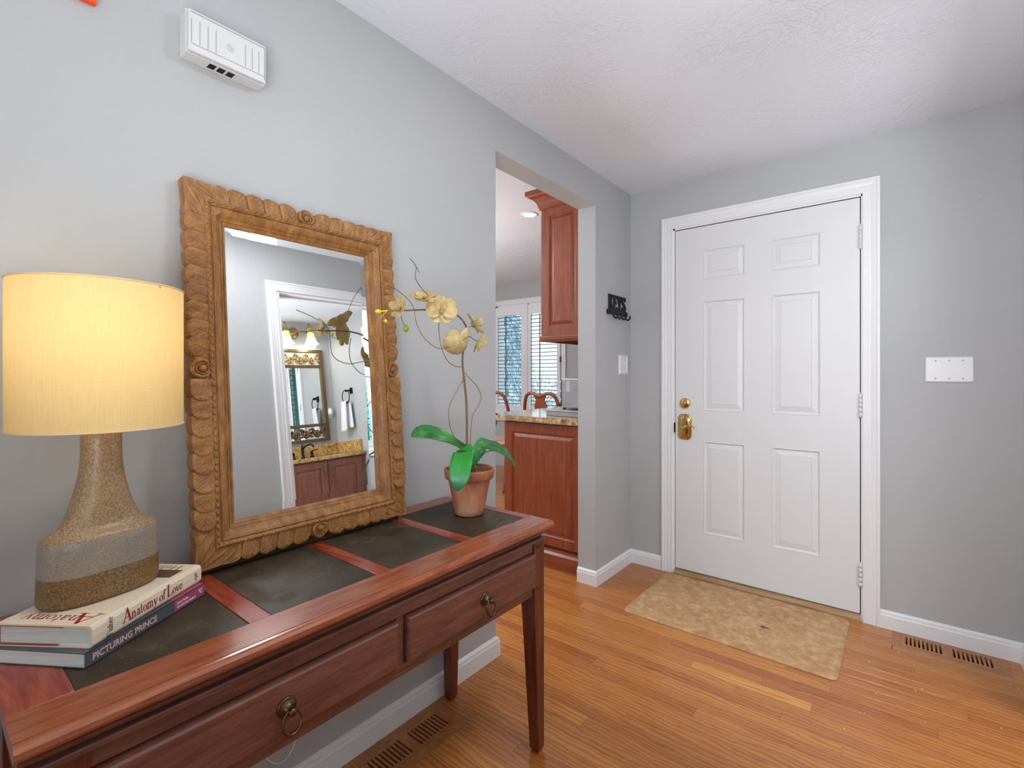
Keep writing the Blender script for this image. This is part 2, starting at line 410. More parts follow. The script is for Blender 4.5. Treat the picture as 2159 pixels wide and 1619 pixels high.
LIP = plain('orchid_lip', '#b08a48', .5, var=.2, scale=60)
MOSS = plain('dried_moss', '#8a6440', .95, var=.4, scale=60)
CHAIRW = m_wood('cherry_chair', '#7d3f2c', '#98523a', '#a9664b', (6, 6, 1), .22, 5, .4)
BLACKG = plain('black_appliance', '#1c1d20', .2, var=.1)
DGLASS = m_glass_thin('window_glass', '#f2fbff')
TEALG = m_glass_thin('aqua_window_glass', '#a9e6e2')
PEACH = plain('peach_fabric', '#e8b49a', .7, var=.1, scale=50)
TILE = plain('bath_floor_tile', '#b9b2a6', .4, var=.08, scale=6)
ARTP = plain('sepia_print', '#6a4636', .5, var=.35, scale=70)
SHUT = m_paint('shutter_paint', '#eef0f2', .4); LOUV = m_paint('louvre_backlit_shade', '#857b70', .5)  # louvres and rods coloured darker than the frames to look backlit
TREEG = plain('conifer_green', '#b4cad4', .9, var=.25, scale=8)
TEALF = plain('teal_foliage', '#c4ece6', .9, var=.25, scale=6)
TWIGO = plain('bare_branch', '#8d8f92', .9, var=.2)
SNOWG = plain('pale_lawn', '#c9d0bd', .9, var=.15, scale=4)
BARKT = plain('tree_bark', '#9a948c', .9, var=.25, scale=20)
GLOW = NT('lit_frosted_glass'); GLOW.base('#fff6e6'); GLOW = GLOW.set(.4, emit='#fff1d8', es=1.6)
GLOWT = NT('lit_amber_glass'); GLOWT.base('#f6dca8'); GLOWT = GLOWT.set(.4, emit='#f7c774', es=.75)
LED = NT('lit_downlight'); LED.base('#ffffff'); LED = LED.set(.4, emit='#ffffff', es=6)
BULB = NT('lit_bulb'); BULB.base('#fff0d0'); BULB = BULB.set(.4, emit='#ffdf9f', es=2.5)

XYZ = lambda u, v, w_: (u, v, w_)
# ================================================================== STRUCTURE
CE = 2.35; YD = 2.91; XR = 1.757
# ---- left wall with the kitchen opening
m = MB()
m.box(-.114, 0, -3.2, 1.579, 0, CE); m.box(-.114, 0, 1.579, 2.450, 2.160, CE); m.box(-.114, 0, 2.450, 5.0, 0, CE)
wl = struct(m.build('wall_left', WALL))
# ---- wall with the entry door (also the bathroom's window wall)
m = MB(); W0, W1 = YD, YD+.14
m.box(0, .276, W0, W1, 0, CE); m.box(1.214, 2.23, W0, W1, 0, CE); m.box(.276, 1.214, W0, W1, 2.083, CE)
m.box(2.23, 2.84, W0, W1, 0, .93); m.box(2.23, 2.84, W0, W1, 2.10, CE); m.box(2.84, 3.67, W0, W1, 0, CE)
struct(m.build('wall_back', WALL))
# ---- right wall with the bathroom doorway
m = MB()
m.box(XR, XR+.115, .05, 1.49, 0, CE); m.box(XR, XR+.115, 2.37, YD, 0, CE); m.box(XR, XR+.115, 1.49, 2.37, 2.035, CE)
struct(m.build('wall_right', WALL))
struct(MB().box(XR+.115, 4.5, .05, .165, 0, CE).build('wall_bath_side', WALL))
struct(MB().box(3.55, 3.67, .165, YD, 0, CE).build('wall_bath_back', WALL))
struct(MB().box(4.5, 4.62, -3.2, .165, 0, CE).build('wall_living_side', WALL))
struct(MB().box(-.114, 4.62, -3.32, -3.2, 0, CE).build('wall_front', WALL))
# ---- kitchen shell
struct(MB().box(-4.2, -4.08, .2, 5.0, 0, CE).build('wall_kitchen_side', WALL))
struct(MB().box(-4.08, -.114, .08, .2, 0, CE).build('wall_kitchen_near', WALL))
KY = 4.873
m = MB(); m.box(-4.2, -2.80, KY, KY+.14, 0, CE); m.box(-1.80, -.114, KY, KY+.14, 0, CE); m.box(-2.80, -1.80, KY, KY+.14, 2.10, CE); m.box(-2.80, -1.80, KY, KY+.14, 0, .64)
struct(m.build('wall_kitchen_back', WALL))
struct(MB().box(-4.2, 4.62, -3.32, 5.02, CE, CE+.1).build('ceiling', CEIL))

# ---- floor: sub-floor, strip boards laid singly, board field behind the camera
VENTS = [(.020, .184, .837, 1.223), (1.322, 1.705, 2.735, 2.894)]
m = MB(); m.box(-4.2, 4.62, -3.32, 5.02, -.12, -.045)
floor = struct(m.build('floor', DARK))
def col3(h, k=1.0): c = lin(h); return (c[0]*k, c[1]*k, c[2]*k, 1)
PAL = [(1.0, .92, .86), (.93, .80, .72), (.88, .74, .64), (1.03, .98, .92), (.80, .62, .52), (1.08, 1.04, .98), (.96, .86, .78), (.90, .78, .70), (1.05, 1.02, .80)]
BOARD_N = [0]
def board(x0, x1, y0, y1, c):
    rects = [(x0, x1, y0, y1)]
    for vx0, vx1, vy0, vy1 in VENTS:
        out = []
        for (a, b, p, q) in rects:
            if b <= vx0 or a >= vx1 or q <= vy0 or p >= vy1: out.append((a, b, p, q)); continue
            if a < vx0: out.append((a, vx0, p, q))
            if b > vx1: out.append((vx1, b, p, q))
            aa, bb = max(a, vx0), min(b, vx1)
            if p < vy0: out.append((aa, bb, p, vy0))
            if q > vy1: out.append((aa, bb, vy1, q))
        rects = out
    for (a, b, p, q) in rects:
        if b-a < .008 or q-p < .006: continue
        g = .00012; cx, cy = (a+b)/2, (p+q)/2; hx, hy = (b-a)/2-g, (q-p)/2-g; e = .0006
        v = []
        for (dx, dy, z) in ((0, 0, -.045), (0, 0, -e), (e, e, 0)):
            v += [(-hx+dx, -hy+dy, z), (hx-dx, -hy+dy, z), (hx-dx, hy-dy, z), (-hx+dx, hy-dy, z)]
        mb = MB(); mb.add(v, [(8, 9, 10, 11)]+[(k+4*i, (k+1) % 4+4*i, (k+1) % 4+4*i+4, k+4*i+4) for i in range(2) for k in range(4)])
        o = mb.build('floor_board', OAK, floor, color=(*c, 1)); o.location = (cx, cy, 0); BOARD_N[0] += 1
BW = .0573
KNOWN = {3: [.677, 1.101], 2: [.15, .860, 1.62], 1: [.33, 1.023, 1.70], 0: [-.1, .62, 1.206], 6: [.05, 1.143], 7: [.30, .985], 5: [-.2, .55, 1.45], 4: [.21, .93], -1: [.35, 1.35], -2: [.02, .78, 1.5], -3: [.45, 1.12]}
rr = random.Random(11)
for k in range(-17, 21):
    y0 = 1.8425+.0573*k; y1 = y0+BW
    if y0 > YD-.002: break
    y1 = min(y1, YD-.002)
    xa = 0.0 if y1 < 1.6 else (-1.25 if y0 < 2.9 else -1.25)
    if 1.60 <= y0 <= 2.44: xa = -1.3
    elif y0 > 2.44: xa = 0.0
    js = KNOWN.get(k)
    if js is None:
        js = []; x = rr.uniform(.1, .8)
        while x < XR-.15: js.append(x); x += rr.uniform(.45, 1.15)
    if xa < 0: js = [rr.uniform(-.95, -.45)]+js
    js = [xa]+[j for j in js if j > xa+.08]+[XR]
    for i in range(len(js)-1):
        c = PAL[rr.randrange(len(PAL))]
        if k == 3 and i and abs(js[i]-.677) < .01: c = (1.25, 1.32, 1.15)
        board(js[i], js[i+1], y0, y1, c)
for k in range(0, 50):                                   # kitchen strip seen past the cabinet
    y0 = 2.4728+.0573*k
    if y0 > 4.86: break
    y1 = min(y0+BW, 4.872)
    js = [-2.3, -1.9+rr.uniform(-.25, .25), -1.15+rr.uniform(-.2, .25), -.118]
    for i in range(3): board(js[i], js[i+1], y0, y1, PAL[rr.randrange(len(PAL))])
fld = MB()
for (x0, x1, y0, y1) in ((0, XR, -3.2, 1.8425-17*.0573), (XR, 4.5, -3.2, .05), (-4.08, -1.3, .2, 2.4728), (-1.3, -.114, .2, 1.556), (-4.08, -2.3, 2.4728, 4.872), (XR, XR+.115, 1.49, 2.37)):
    n = max(1, int((y1-y0)/BW))
    for i in range(n):
        a = y0+(y1-y0)*i/n; b = y0+(y1-y0)*(i+1)/n; fld.box(x0+.0005, x1-.0005, a+.0005, b-.0005, -.045, 0)
o = fld.build('floor_board_field', OAK, floor, color=(.95, .86, .78, 1)); o['kind'] = 'stuff'
o = MB().box(XR+.115, 3.55, .165, YD, -.045, 0).build('bath_floor', TILE, floor)

# ---- baseboards
def baseprof(h=.083, t=.0145): return [(0, 0), (t, 0), (t, h*.72), (t*.82, h*.80), (t*.78, h*.90), (t*.35, h*.97), (0, h)]
def run(mb, pts, inward, h=.083):
    """baseboard along a polyline (x,y); inward=+1 puts it to the left of travel"""
    pr = baseprof(h); n = len(pr); P = [Vector(p) for p in pts]; v = []
    for i, p in enumerate(P):
        d0 = (P[i]-P[i-1]).normalized() if i else (P[1]-P[0]).normalized()
        d1 = (P[i+1]-P[i]).normalized() if i < len(P)-1 else d0
        n0 = Vector((-d0.y, d0.x))*inward; n1 = Vector((-d1.y, d1.x))*inward
        b = (n0+n1); b /= max(.2, b.dot(n0))
        for t, z in pr: v.append((p.x+b.x*t, p.y+b.y*t, z))
    mb.add(v, [(i*n+k, i*n+k+1, (i+1)*n+k+1, (i+1)*n+k) for i in range(len(P)-1) for k in range(n-1)])
    mb.add(v[:n], [tuple(range(n))]); mb.add(v[-n:], [tuple(range(n))]); return mb
struct(run(MB(), [(-.114, 1.579), (0, 1.579), (0, -3.2)], 1).build('baseboard_left', TRIM))
struct(run(MB(), [(-.114, 2.450), (0, 2.450), (0, YD), (.206, YD)], -1).build('baseboard_corner', TRIM))
struct(run(MB(), [(1.277, YD), (XR, YD), (XR, 2.44)], -1).build('baseboard_back', TRIM))
struct(run(MB(), [(XR, 1.42), (XR, .05), (4.5, .05)], -1).build('baseboard_right', TRIM))
struct(run(MB(), [(-1.75, KY), (-.114, KY)], -1).build('baseboard_kitchen', TRIM))

# ---- casings (fluted profile), open at the bottom
def casprof(wd=.072, base=.011):
    return [(0, 0), (0, base*.80), (wd*.05, base), (wd*.16, base), (wd*.19, base*.86), (wd*.30, base*.86), (wd*.34, base*1.0), (wd*.46, base*1.0),
            (wd*.50, base*.90), (wd*.62, base*1.06), (wd*.72, base*1.14), (wd*.76, base*1.0), (wd*.84, base*1.38), (wd*.97, base*1.38), (wd, base*1.2), (wd, 0)]
struct(MB().sweep_rect(casprof(.070, .012), lambda u, v, h: (u, YD-h, v), .278, 1.208, 0, 2.078, closed=False).build('trim_1', TRIM))
struct(MB().sweep_rect(casprof(.064, .012), lambda u, v, h: (XR-h, u, v), 1.485, 2.375, 0, 2.03, closed=False).build('trim_2', TRIM))
m = MB(); m.box(XR-.002, XR+.117, 1.485, 1.503, 0, 2.02); m.box(XR-.002, XR+.117, 2.357, 2.375, 0, 2.02); m.box(XR-.002, XR+.117, 1.485, 2.375, 2.02, 2.037)
m.box(XR+.04, XR+.075, 1.503, 1.513, 0, 2.01); m.box(XR+.04, XR+.075, 2.347, 2.357, 0, 2.01); m.box(XR+.04, XR+.075, 1.503, 2.357, 2.008, 2.02)
struct(m.build('trim_3', TRIM))
# entry jamb
m = MB(); m.box(.276, .2885, YD-.004, YD+.13, 0, 2.078); m.box(1.2025, 1.214, YD-.004, YD+.13, 0, 2.078); m.box(.276, 1.214, YD-.004, YD+.13, 2.068, 2.084)
m.box(.2885, .300, YD+.046, YD+.06, 0.02, 2.068); m.box(1.190, 1.2025, YD+.046, YD+.06, 0.02, 2.068)
struct(m.build('trim_4', TRIM))
# threshold
m = MB(); m.prism([(-.018, 0), (-.018, .012), (-.008, .026), (.01, .031), (.13, .031), (.13, 0)], lambda u, v, w_: (w_, YD-.006+u, v), .2885, 1.2025)
struct(m.build('trim_threshold', m_wood('worn_sill_wood', '#8d6a48', '#a9845e', '#b99872', (1, 10, 10), .5, 5, 0)))

# ================================================================== ENTRY DOOR
door = struct(thing('door_1', '', '', (.2905, YD-.004, .036)))
del door['label']; del door['category']
DX0, DX1, DZ0, DZ1 = .2922, 1.1982, .0365, 2.0625
PX = [(.456, .681), (.813, 1.037)]; PZ = [(1.753, 1.925), (.988, 1.627), (.273, .812)]
xs = [DX0, .456, .681, .813, 1.037, DX1]; zs = [DZ0, .273, .812, .988, 1.627, 1.753, 1.925, DZ1]
m = MB(); Yf = YD-.003
for i in range(5):
    for j in range(7):
        if i in (1, 3) and j in (1, 3, 5): continue
        m.add([(xs[i], Yf, zs[j]), (xs[i+1], Yf, zs[j]), (xs[i+1], Yf, zs[j+1]), (xs[i], Yf, zs[j+1])], [(0, 1, 2, 3)])
m.add([(x, y, z) for y in (Yf, Yf+.044) for x, z in ((DX0, DZ0), (DX1, DZ0), (DX1, DZ1), (DX0, DZ1))], [(4, 5, 6, 7), (0, 1, 5, 4), (1, 2, 6, 5), (2, 3, 7, 6), (3, 0, 4, 7)])
m.build('slab', DOORW, door, world=True)
loops = [(0, 0), (.003, -.0018), (.006, -.001), (.0085, .0045), (.012, .0065), (.016, .0065), (.040, .0015), (.0412, .003), (.0425, .0008)]
for (z0, z1) in PZ:
    for (x0, x1) in PX:
        m = MB(); v = []
        for ins, d in loops:
            v += [(x0+ins, Yf+d, z0+ins), (x1-ins, Yf+d, z0+ins), (x1-ins, Yf+d, z1-ins), (x0+ins, Yf+d, z1-ins)]
        f = [(4*i+k, 4*i+(k+1) % 4, 4*i+4+(k+1) % 4, 4*i+4+k) for i in range(len(loops)-1) for k in range(4)]
        q = 4*(len(loops)-1); f.append((q, q+1, q+2, q+3)); m.add(v, f)
        m.build('raised_panel', DOORW, door, world=True)
# hinges
for (z0, z1) in ((1.812, 1.925), (.993, 1.106), (.170, .283)):
    m = MB(); m.lathe([(.0062, z0), (.0062, z1)], (1.2012, YD-.0135, 0), n=14)
    for k in range(5): 
        zz = z0+(z1-z0)*(k+.5)/5; m.lathe([(.0064, zz-.0105), (.0064, zz+.0105)], (1.2012, YD-.0135, 0), n=14)
    m.lathe([(.004, z1), (.0045, z1+.004), (.002, z1+.007)], (1.2012, YD-.0135, 0), n=12)
    m.box(1.1965, 1.2145, YD-.0065, YD-.0035, z0, z1)
    m.build('hinge', HINGEW, door, world=True)
GAPSH = plain('gap_shade_strip', '#2b2b2d', .9, var=.1)
m = MB(); m.box(1.1992, 1.2028, YD+.004, YD+.03, .03, 2.07); m.box(.2882, .2918, YD+.004, YD+.03, .03, 2.07); m.box(.2882, 1.2028, YD+.004, YD+.03, 2.0625, 2.0685); m.build('gap_shade_strip', GAPSH, door, world=True)  # dark strips in place of the shade in the gaps round the door
# deadbolt
m = MB(); m.lathe([(.0315, 0), (.0315, -.006), (.029, -.011), (.024, -.013), (.0001, -.0135)], (.350, YD-.003, 1.028), 'y', 36)
db = m.build('deadbolt', BRASS, door, world=True)
m = MB(); m.tube([(.338, YD-.020, 1.016), (.344, YD-.027, 1.022), (.352, YD-.028, 1.029), (.364, YD-.026, 1.038)], [.0055, .0065, .006, .0048], 10, flat=.6)
m.lathe([(.009, 0), (.008, -.010)], (.348, YD-.014, 1.027), 'y', 16)
t_ = m.build('thumb_turn', BRASS, db); t_.data.transform(Matrix.Translation(-Vector(door.location)))
# lever handle plate
def rrect(cx, cy, hw, hh, r, n=6, bulge=0):
    out = []
    for (sx, sy, a0) in ((1, 1, 0), (-1, 1, 90), (-1, -1, 180), (1, -1, 270)):
        for i in range(n+1):
            a = D2R(a0+90*i/n); out.append((cx+sx*(hw-r)+r*math.cos(a), cy+sy*(hh-r)+r*math.sin(a)))
    return out
m = MB(); cx, cz = .349, .888
lay = [(0, 1.0), (-.005, 1.0), (-.009, .93), (-.011, .86), (-.010, .80), (-.013, .70), (-.0155, .45), (-.016, .05)]
ring = rrect(0, 0, .041, .072, .022, 6)
ring = [(x, y+(.006*(1-(x/.041)**2) if y > .03 else (-.006*(1-(x/.041)**2) if y < -.03 else 0))) for x, y in ring]
v = []; n = len(ring)
for d, s_ in lay: v += [(cx+x*(1-(1-s_)*.9), YD-.003+d, cz+y*(1-(1-s_)*.75)) for x, y in ring]
m.add(v, [(i*n+k, i*n+(k+1) % n, (i+1)*n+(k+1) % n, (i+1)*n+k) for i in range(len(lay)-1) for k in range(n)], True)
m.add(v[-n:], [tuple(range(n))])
hp = m.build('handle_plate', BRASS, door, world=True)
m = MB(); m.lathe([(.019, -.012), (.018, -.018), (.013, -.023), (.0105, -.034), (.013, -.040), (.014, -.047), (.011, -.053), (.0001, -.055)], (.342, YD-.003, .884), 'y', 24)
pts = smoothc([(.342, YD-.05, .884), (.362, YD-.055, .888), (.385, YD-.056, .896), (.405, YD-.055, .897), (.420, YD-.054, .891), (.425, YD-.054, .883)], 5)
m.tube(pts, [.010-.0055*min(1, i/14)+(.002 if i > 20 else 0) for i in range(len(pts))], 12)
t_ = m.build('lever', BRASS, hp); t_.data.transform(Matrix.Translation(-Vector(door.location)))
m = MB(); m.lathe([(.004, -.003), (.0035, 0), (.0001, .0005)], (.749, YD-.003, 1.719), 'y', 12); m.build('peephole_plug', HINGEW, door, world=True)
m = MB(); m.bbox(.2855, .2895, YD-.012, YD+.02, .85, .91, .001); m.build('strike_plate', ORB, door, world=True)

# ---- three-gang blank plate on door wall
p = thing('blank_wall_plate', 'wide white three-gang blank plate with six screws, right of the entry door', 'wall plate', (1.522, YD, 1.223))
m = MB(); x0, x1, z0, z1 = 1.441, 1.603, 1.1665, 1.2795
v = []
for ins, d in ((0, 0), (0, .003), (.004, .0065)):
    v += [(x0+ins, YD-d, z0+ins), (x1-ins, YD-d, z0+ins), (x1-ins, YD-d, z1-ins), (x0+ins, YD-d, z1-ins)]
m.add(v, [(4*i+k, 4*i+(k+1) % 4, 4*i+4+(k+1) % 4, 4*i+4+k) for i in range(2) for k in range(4)]+[(8, 9, 10, 11), (3, 2, 1, 0)])
m.build('plate', PLAST, p, world=True)
for xx in (1.476, 1.522, 1.568):
    for zz in (1.183, 1.263):
        m = MB(); m.lathe([(.0033, .0), (.003, -.0012), (.0001, -.0015)], (xx, YD-.0064, zz), 'y', 12); m.build('screw', STEEL, p, world=True)

# ---- switch plate on left wall near the corner
p = thing('light_switch', 'white double light switch on the wall beneath the black key rack', 'light switch', (0, 2.797, 1.259))
y0, y1, z0, z1 = 2.739, 2.856, 1.198, 1.320
m = MB(); v = []
for ins, d in ((0, 0), (.001, .004), (.010, .010), (.020, .0045), (.024, .004)):
    v += [(d, y0+ins, z0+ins), (d, y1-ins, z0+ins), (d, y1-ins, z1-ins), (d, y0+ins, z1-ins)]
m.add(v, [(4*i+k, 4*i+(k+1) % 4, 4*i+4+(k+1) % 4, 4*i+4+k) for i in range(4) for k in range(4)]+[(16, 17, 18, 19), (3, 2, 1, 0)])
m.build('plate', PLAST, p, world=True)
for i, yy in enumerate((2.782, 2.814)):
    m = MB(); s_ = 1 if i else -1
    m.bbox(.004, .0062, yy-.006, yy+.006, 1.246, 1.272, .001)
    m.tube([(.004, yy, 1.258), (.013, yy, 1.262+s_*.004), (.017, yy, 1.264+s_*.006)], [.0042, .0038, .003], 8)
    m.build('toggle', PLAST, p, world=True)
    for zz in (1.229, 1.289):
        m = MB(); m.lathe([(.0028, .004), (.0026, .0052), (.0001, .0055)], (0, yy, zz), 'x', 10); m.build('screw', STEEL, p, world=True)

# ---- KEYS rack
p = thing('key_rack', 'black cast iron key rack reading KEYS with hooks on the left wall', 'key rack', (0, 2.70, 1.58))
def bar2(mb, a, b, wd, x0, x1):
    """flat bar in the wall plane from a to b (y,z)"""
    a = Vector(a); b = Vector(b); d = (b-a).normalized(); nn = Vector((-d.y, d.x))*wd/2
    mb.prism([tuple(a+nn), tuple(a-nn), tuple(b-nn), tuple(b+nn)], lambda u, v_, w_: (w_, u, v_), x0, x1)
XA, XB = .004, .013
def slab(mb, y0, y1, z0, z1): mb.bbox(XA, XB, y0, y1, z0, z1, .0012)
LZ0, LZ1 = 1.587, 1.676
def letter(ch, y):
    mb = MB(); w_ = .052; s_ = .007
    if ch == 'K':
        slab(mb, y+.006, y+.020, LZ0, LZ1); slab(mb, y, y+.027, LZ1-s_, LZ1); slab(mb, y, y+.027, LZ0, LZ0+s_)
        bar2(mb, (y+.018, 1.625), (y+.045, LZ1-.004), .009, XA, XB); bar2(mb, (y+.023, 1.636), (y+.046, LZ0+.004), .013, XA, XB)
        slab(mb, y+.035, y+.053, LZ1-s_, LZ1); slab(mb, y+.036, y+.055, LZ0, LZ0+s_)
    if ch == 'E':
        slab(mb, y+.006, y+.020, LZ0, LZ1); slab(mb, y, y+.048, LZ1-s_, LZ1); slab(mb, y, y+.048, LZ0, LZ0+s_); slab(mb, y+.006, y+.036, 1.628, 1.635)
        slab(mb, y+.041, y+.049, LZ1-.022, LZ1); slab(mb, y+.041, y+.049, LZ0, LZ0+.022); slab(mb, y+.030, y+.037, 1.620, 1.643)
    if ch == 'Y':
        slab(mb, y+.020, y+.034, LZ0, 1.628); slab(mb, y+.013, y+.041, LZ0, LZ0+s_)
        bar2(mb, (y+.027, 1.622), (y+.009, LZ1-.003), .013, XA, XB); bar2(mb, (y+.027, 1.622), (y+.045, LZ1-.003), .009, XA, XB)
        slab(mb, y, y+.020, LZ1-s_, LZ1); slab(mb, y+.034, y+.054, LZ1-s_, LZ1)
    if ch == 'S':
        c = [(.044, LZ1-.020), (.038, LZ1-.008), (.025, LZ1-.004), (.012, LZ1-.010), (.008, LZ1-.024), (.016, LZ1-.038), (.030, LZ1-.048), (.042, LZ1-.060), (.043, LZ0+.018), (.035, LZ0+.006), (.022, LZ0+.004), (.010, LZ0+.010), (.005, LZ0+.022)]
        pts = smoothc([(a, b) for a, b in c] if False else [(a, b, 0) for a, b in c], 4)
        L = []; Rr = []
        for i, q in enumerate(pts):
            t = (pts[min(i+1, len(pts)-1)]-pts[max(i-1, 0)]).normalized(); nn = Vector((-t.y, t.x, 0))*(.0042+.0026*math.sin(PI*i/len(pts)))
            L.append(q+nn); Rr.append(q-nn)
        for i in range(len(pts)-1):
            mb.prism([(y+k.x, k.y) for k in (L[i], Rr[i], Rr[i+1], L[i+1])], lambda u, v_, w2: (w2, u, v_), XA, XB)
        slab(mb, y+.040, y+.048, LZ1-.026, LZ1); slab(mb, y+.002, y+.009, LZ0, LZ0+.028)
    return mb
m0 = MB(); 
for ch, y in zip('KEYS', (2.594, 2.655, 2.709, 2.768)): letter(ch, y).build('letter', IRON, p, world=True)
m = MB(); m.bbox(0, .014, 2.597, 2.828, 1.560, 1.590, .004)
m.lathe([(.016, 0), (.016, .012), (.013, .014)], (0, 2.597, 1.573), 'x', 20); m.lathe([(.016, 0), (.016, .012), (.013, .014)], (0, 2.828, 1.573), 'x', 20)
m.lathe([(.006, .014), (.004, .017), (.0001, .018)], (0, 2.594, 1.573), 'x', 12)
m.build('bar', IRON, p, world=True)
for yy in (2.640, 2.695, 2.750, 2.805):
    m = MB(); m.tube(smoothc([(.010, yy, 1.575), (.016, yy, 1.560), (.019, yy, 1.545), (.028, yy, 1.536), (.040, yy, 1.540), (.045, yy, 1.553), (.044, yy, 1.560)], 4), .0052, 10)
    m.build('hook', IRON, p, world=True)

# ---- door chime box
p = thing('door_chime', 'pale plastic door chime box with grooved cover high on the left wall', 'door chime', (0, .503, 2.014))
m = MB(); m.bbox(0, .040, .4125, .5955, 1.9645, 2.067, .002); cb = m.build('back_box', CHIMEP, p, world=True)
m = MB(); m.box(.039, .044, .418, .590, 1.970, 2.062); m.build('gap_strip', plain('chime_gap_grey', '#9c9c9b', .6, var=.02), p, world=True)
m = MB(); m.bbox(.044, .053, .4145, .5915, 1.9655, 2.062, .0015); cv = m.build('cover', CHIMEP, p, world=True)
GRV = plain('groove_grey', '#8d8e8e', .6, var=.02)
m = MB()
zt, zb = 2.050, 1.985
for yy in (.420, .4375, .455, .4725, .540, .5565, .573): m.box(.0528, .0537, yy, yy+.0010, zb, 2.040)
m.box(.0528, .0537, .420, .588, 1.9815, 1.9825); m.box(.0528, .0537, .419, .589, 2.0555, 2.0570); m.box(.0528, .0537, .5875, .5888, 1.972, 2.0565)
m.build('groove', GRV, cv).data.transform(Matrix.Translation(-Vector(p.location)))
m = MB(); m.lathe([(.0088, .053), (.0088, .0545), (.0078, .0545), (.0076, .0535), (.0001, .0535)], (0, .505, 2.014), 'x', 28)
for k in range(6):
    a = PI*k/6; m.tube([(.0537, .505+.006*math.cos(a), 2.014+.006*math.sin(a)), (.0537, .505-.006*math.cos(a), 2.014-.006*math.sin(a))], .0005, 5)
m.build('emblem', CHIMEP, cv).data.transform(Matrix.Translation(-Vector(p.location)))
for yy in (.474, .495, .516):
    m = MB(); m.box(.012, .033, yy-.0075, yy+.0075, 1.9635, 1.9655); m.build('sound_slot', DARK, p, world=True)

# ---- orange plaque at the top left (only its corner is in view)
o = MB().bbox(0, .016, -.05, .256, 1.992, 2.27, .003).build('wall_plaque', ORANGE)
tag(o, 'glossy orange wall plaque, only its lower corner showing at the top', 'plaque')

# ---- white cord under the table
m = MB(); m.tube(smoothc([(.004, .60, .62), (.006, .612, .45), (.008, .60, .28), (.02, .60, .19), (.02, .645, .135), (.012, .69, .16), (.006, .70, .26), (.004, .70, .45), (.004, .69, .62)], 8), .0018, 6)
tag(m.build('cord', CORD), 'thin white cord looping down the wall behind the console table', 'cord')
# ---- floor vents
def vent(label, x0, x1, y0, y1, ix0, ix1, iy0, iy1, along, slots, cross, grp):
    p = thing('floor_vent', label, 'floor vent', ((x0+x1)/2, (y0+y1)/2, 0), group=grp)
    def fr(poly):
        m = MB(); m.prism(poly, XYZ, -.02, -.0003); m.build('frame_strip', OAKV, p, world=True)
    g = .0005
    fr([(x0, y0), (x1, y0), (ix1, iy0-g), (ix0, iy0-g)]); fr([(x1, y0+g), (x1, y1), (ix1+g, iy1), (ix1+g, iy0)])
    fr([(x1-g, y1), (x0+g, y1), (ix0, iy1+g), (ix1, iy1+g)]); fr([(x0, y1-g), (x0, y0+g), (ix0-g, iy0), (ix0-g, iy1)])
    c0, c1 = cross
    # grille plate: rails and end blocks around the slots
    m = MB(); lo, hi = (iy0, iy1) if along == 'y' else (ix0, ix1)
    def B(a0, a1, b0, b1, z0=-.018, z1=.0004):
        return (b0, b1, a0, a1, z0, z1) if along == 'y' else (a0, a1, b0, b1, z0, z1)
    bl, bh = (ix0, ix1) if along == 'y' else (iy0, iy1)
    m.box(*B(lo, hi, bl, c0)); m.box(*B(lo, hi, c1, bh))
    ends = [lo]+[e for s_ in slots for e in (s_[0]-.0035, s_[-1]+.0035)]+[hi]
    for a, b in zip(ends[::2], ends[1::2]): m.box(*B(a, b, c0, c1))
    m.build('grille', OAKV, p, world=True)
    for s_ in slots:
        for a, b in zip(s_[:-1], s_[1:]):
            m = MB(); m.box(*B(a+.0032, b-.0032, c0, c1)); m.build('slat', OAKV, p, world=True)
    m = MB(); m.box(ix0, ix1, iy0, iy1, -.040, -.036); m.build('duct', DARK, p, world=True)
sl = lambda a, b: [a+(b-a)*i/8 for i in range(9)]
vent('oak floor vent against the baseboard beneath the console table', .020, .184, .837, 1.223, .048, .150, .872, 1.187, 'y', [sl(.895, 1.011), sl(1.054, 1.169)], (.061, .137), 'oak floor vents')
vent('oak floor vent by the baseboard right of the entry door', 1.322, 1.705, 2.735, 2.894, 1.355, 1.671, 2.764, 2.880, 'x', [sl(1.374, 1.489), sl(1.533, 1.648)], (2.782, 2.864), 'oak floor vents')

# ---- door mat
p = thing('door_mat', 'mottled tan rectangular door mat on the floor before the entry door', 'door mat', (.705, 2.576, 0))
m = MB(); hw, hh = .4555, .302
v = []; lays = [(0, 0, .0005), (0, 0, .004), (.012, .012, .0105), (.060, .06, .0112), (.0625, .0625, .0104), (.065, .065, .0112)]
for ins, _, z in lays: v += [(x, y, z) for x, y in rrect(0, 0, hw-ins, hh-ins, max(.028-ins, .012), 5)]
n = 24
m.add(v, [(i*n+k, i*n+(k+1) % n, (i+1)*n+(k+1) % n, (i+1)*n+k) for i in range(len(lays)-1) for k in range(n)]); m.add(v[-n:], [tuple(range(n))])
m.build('mat', MATM, p)
m = MB(); m.prism([(-.03, -.006), (-.01, .004), (-.016, .012), (.004, .008), (.02, .004), (.034, -.006), (.012, -.004), (-.004, -.012), (-.012, -.004)], lambda a, b, c: (a+.145, b-.05, c), .0112, .0115)
m.build('torn_patch', plain('dark_scuff', '#4a3f3c', .7, var=.2), p)
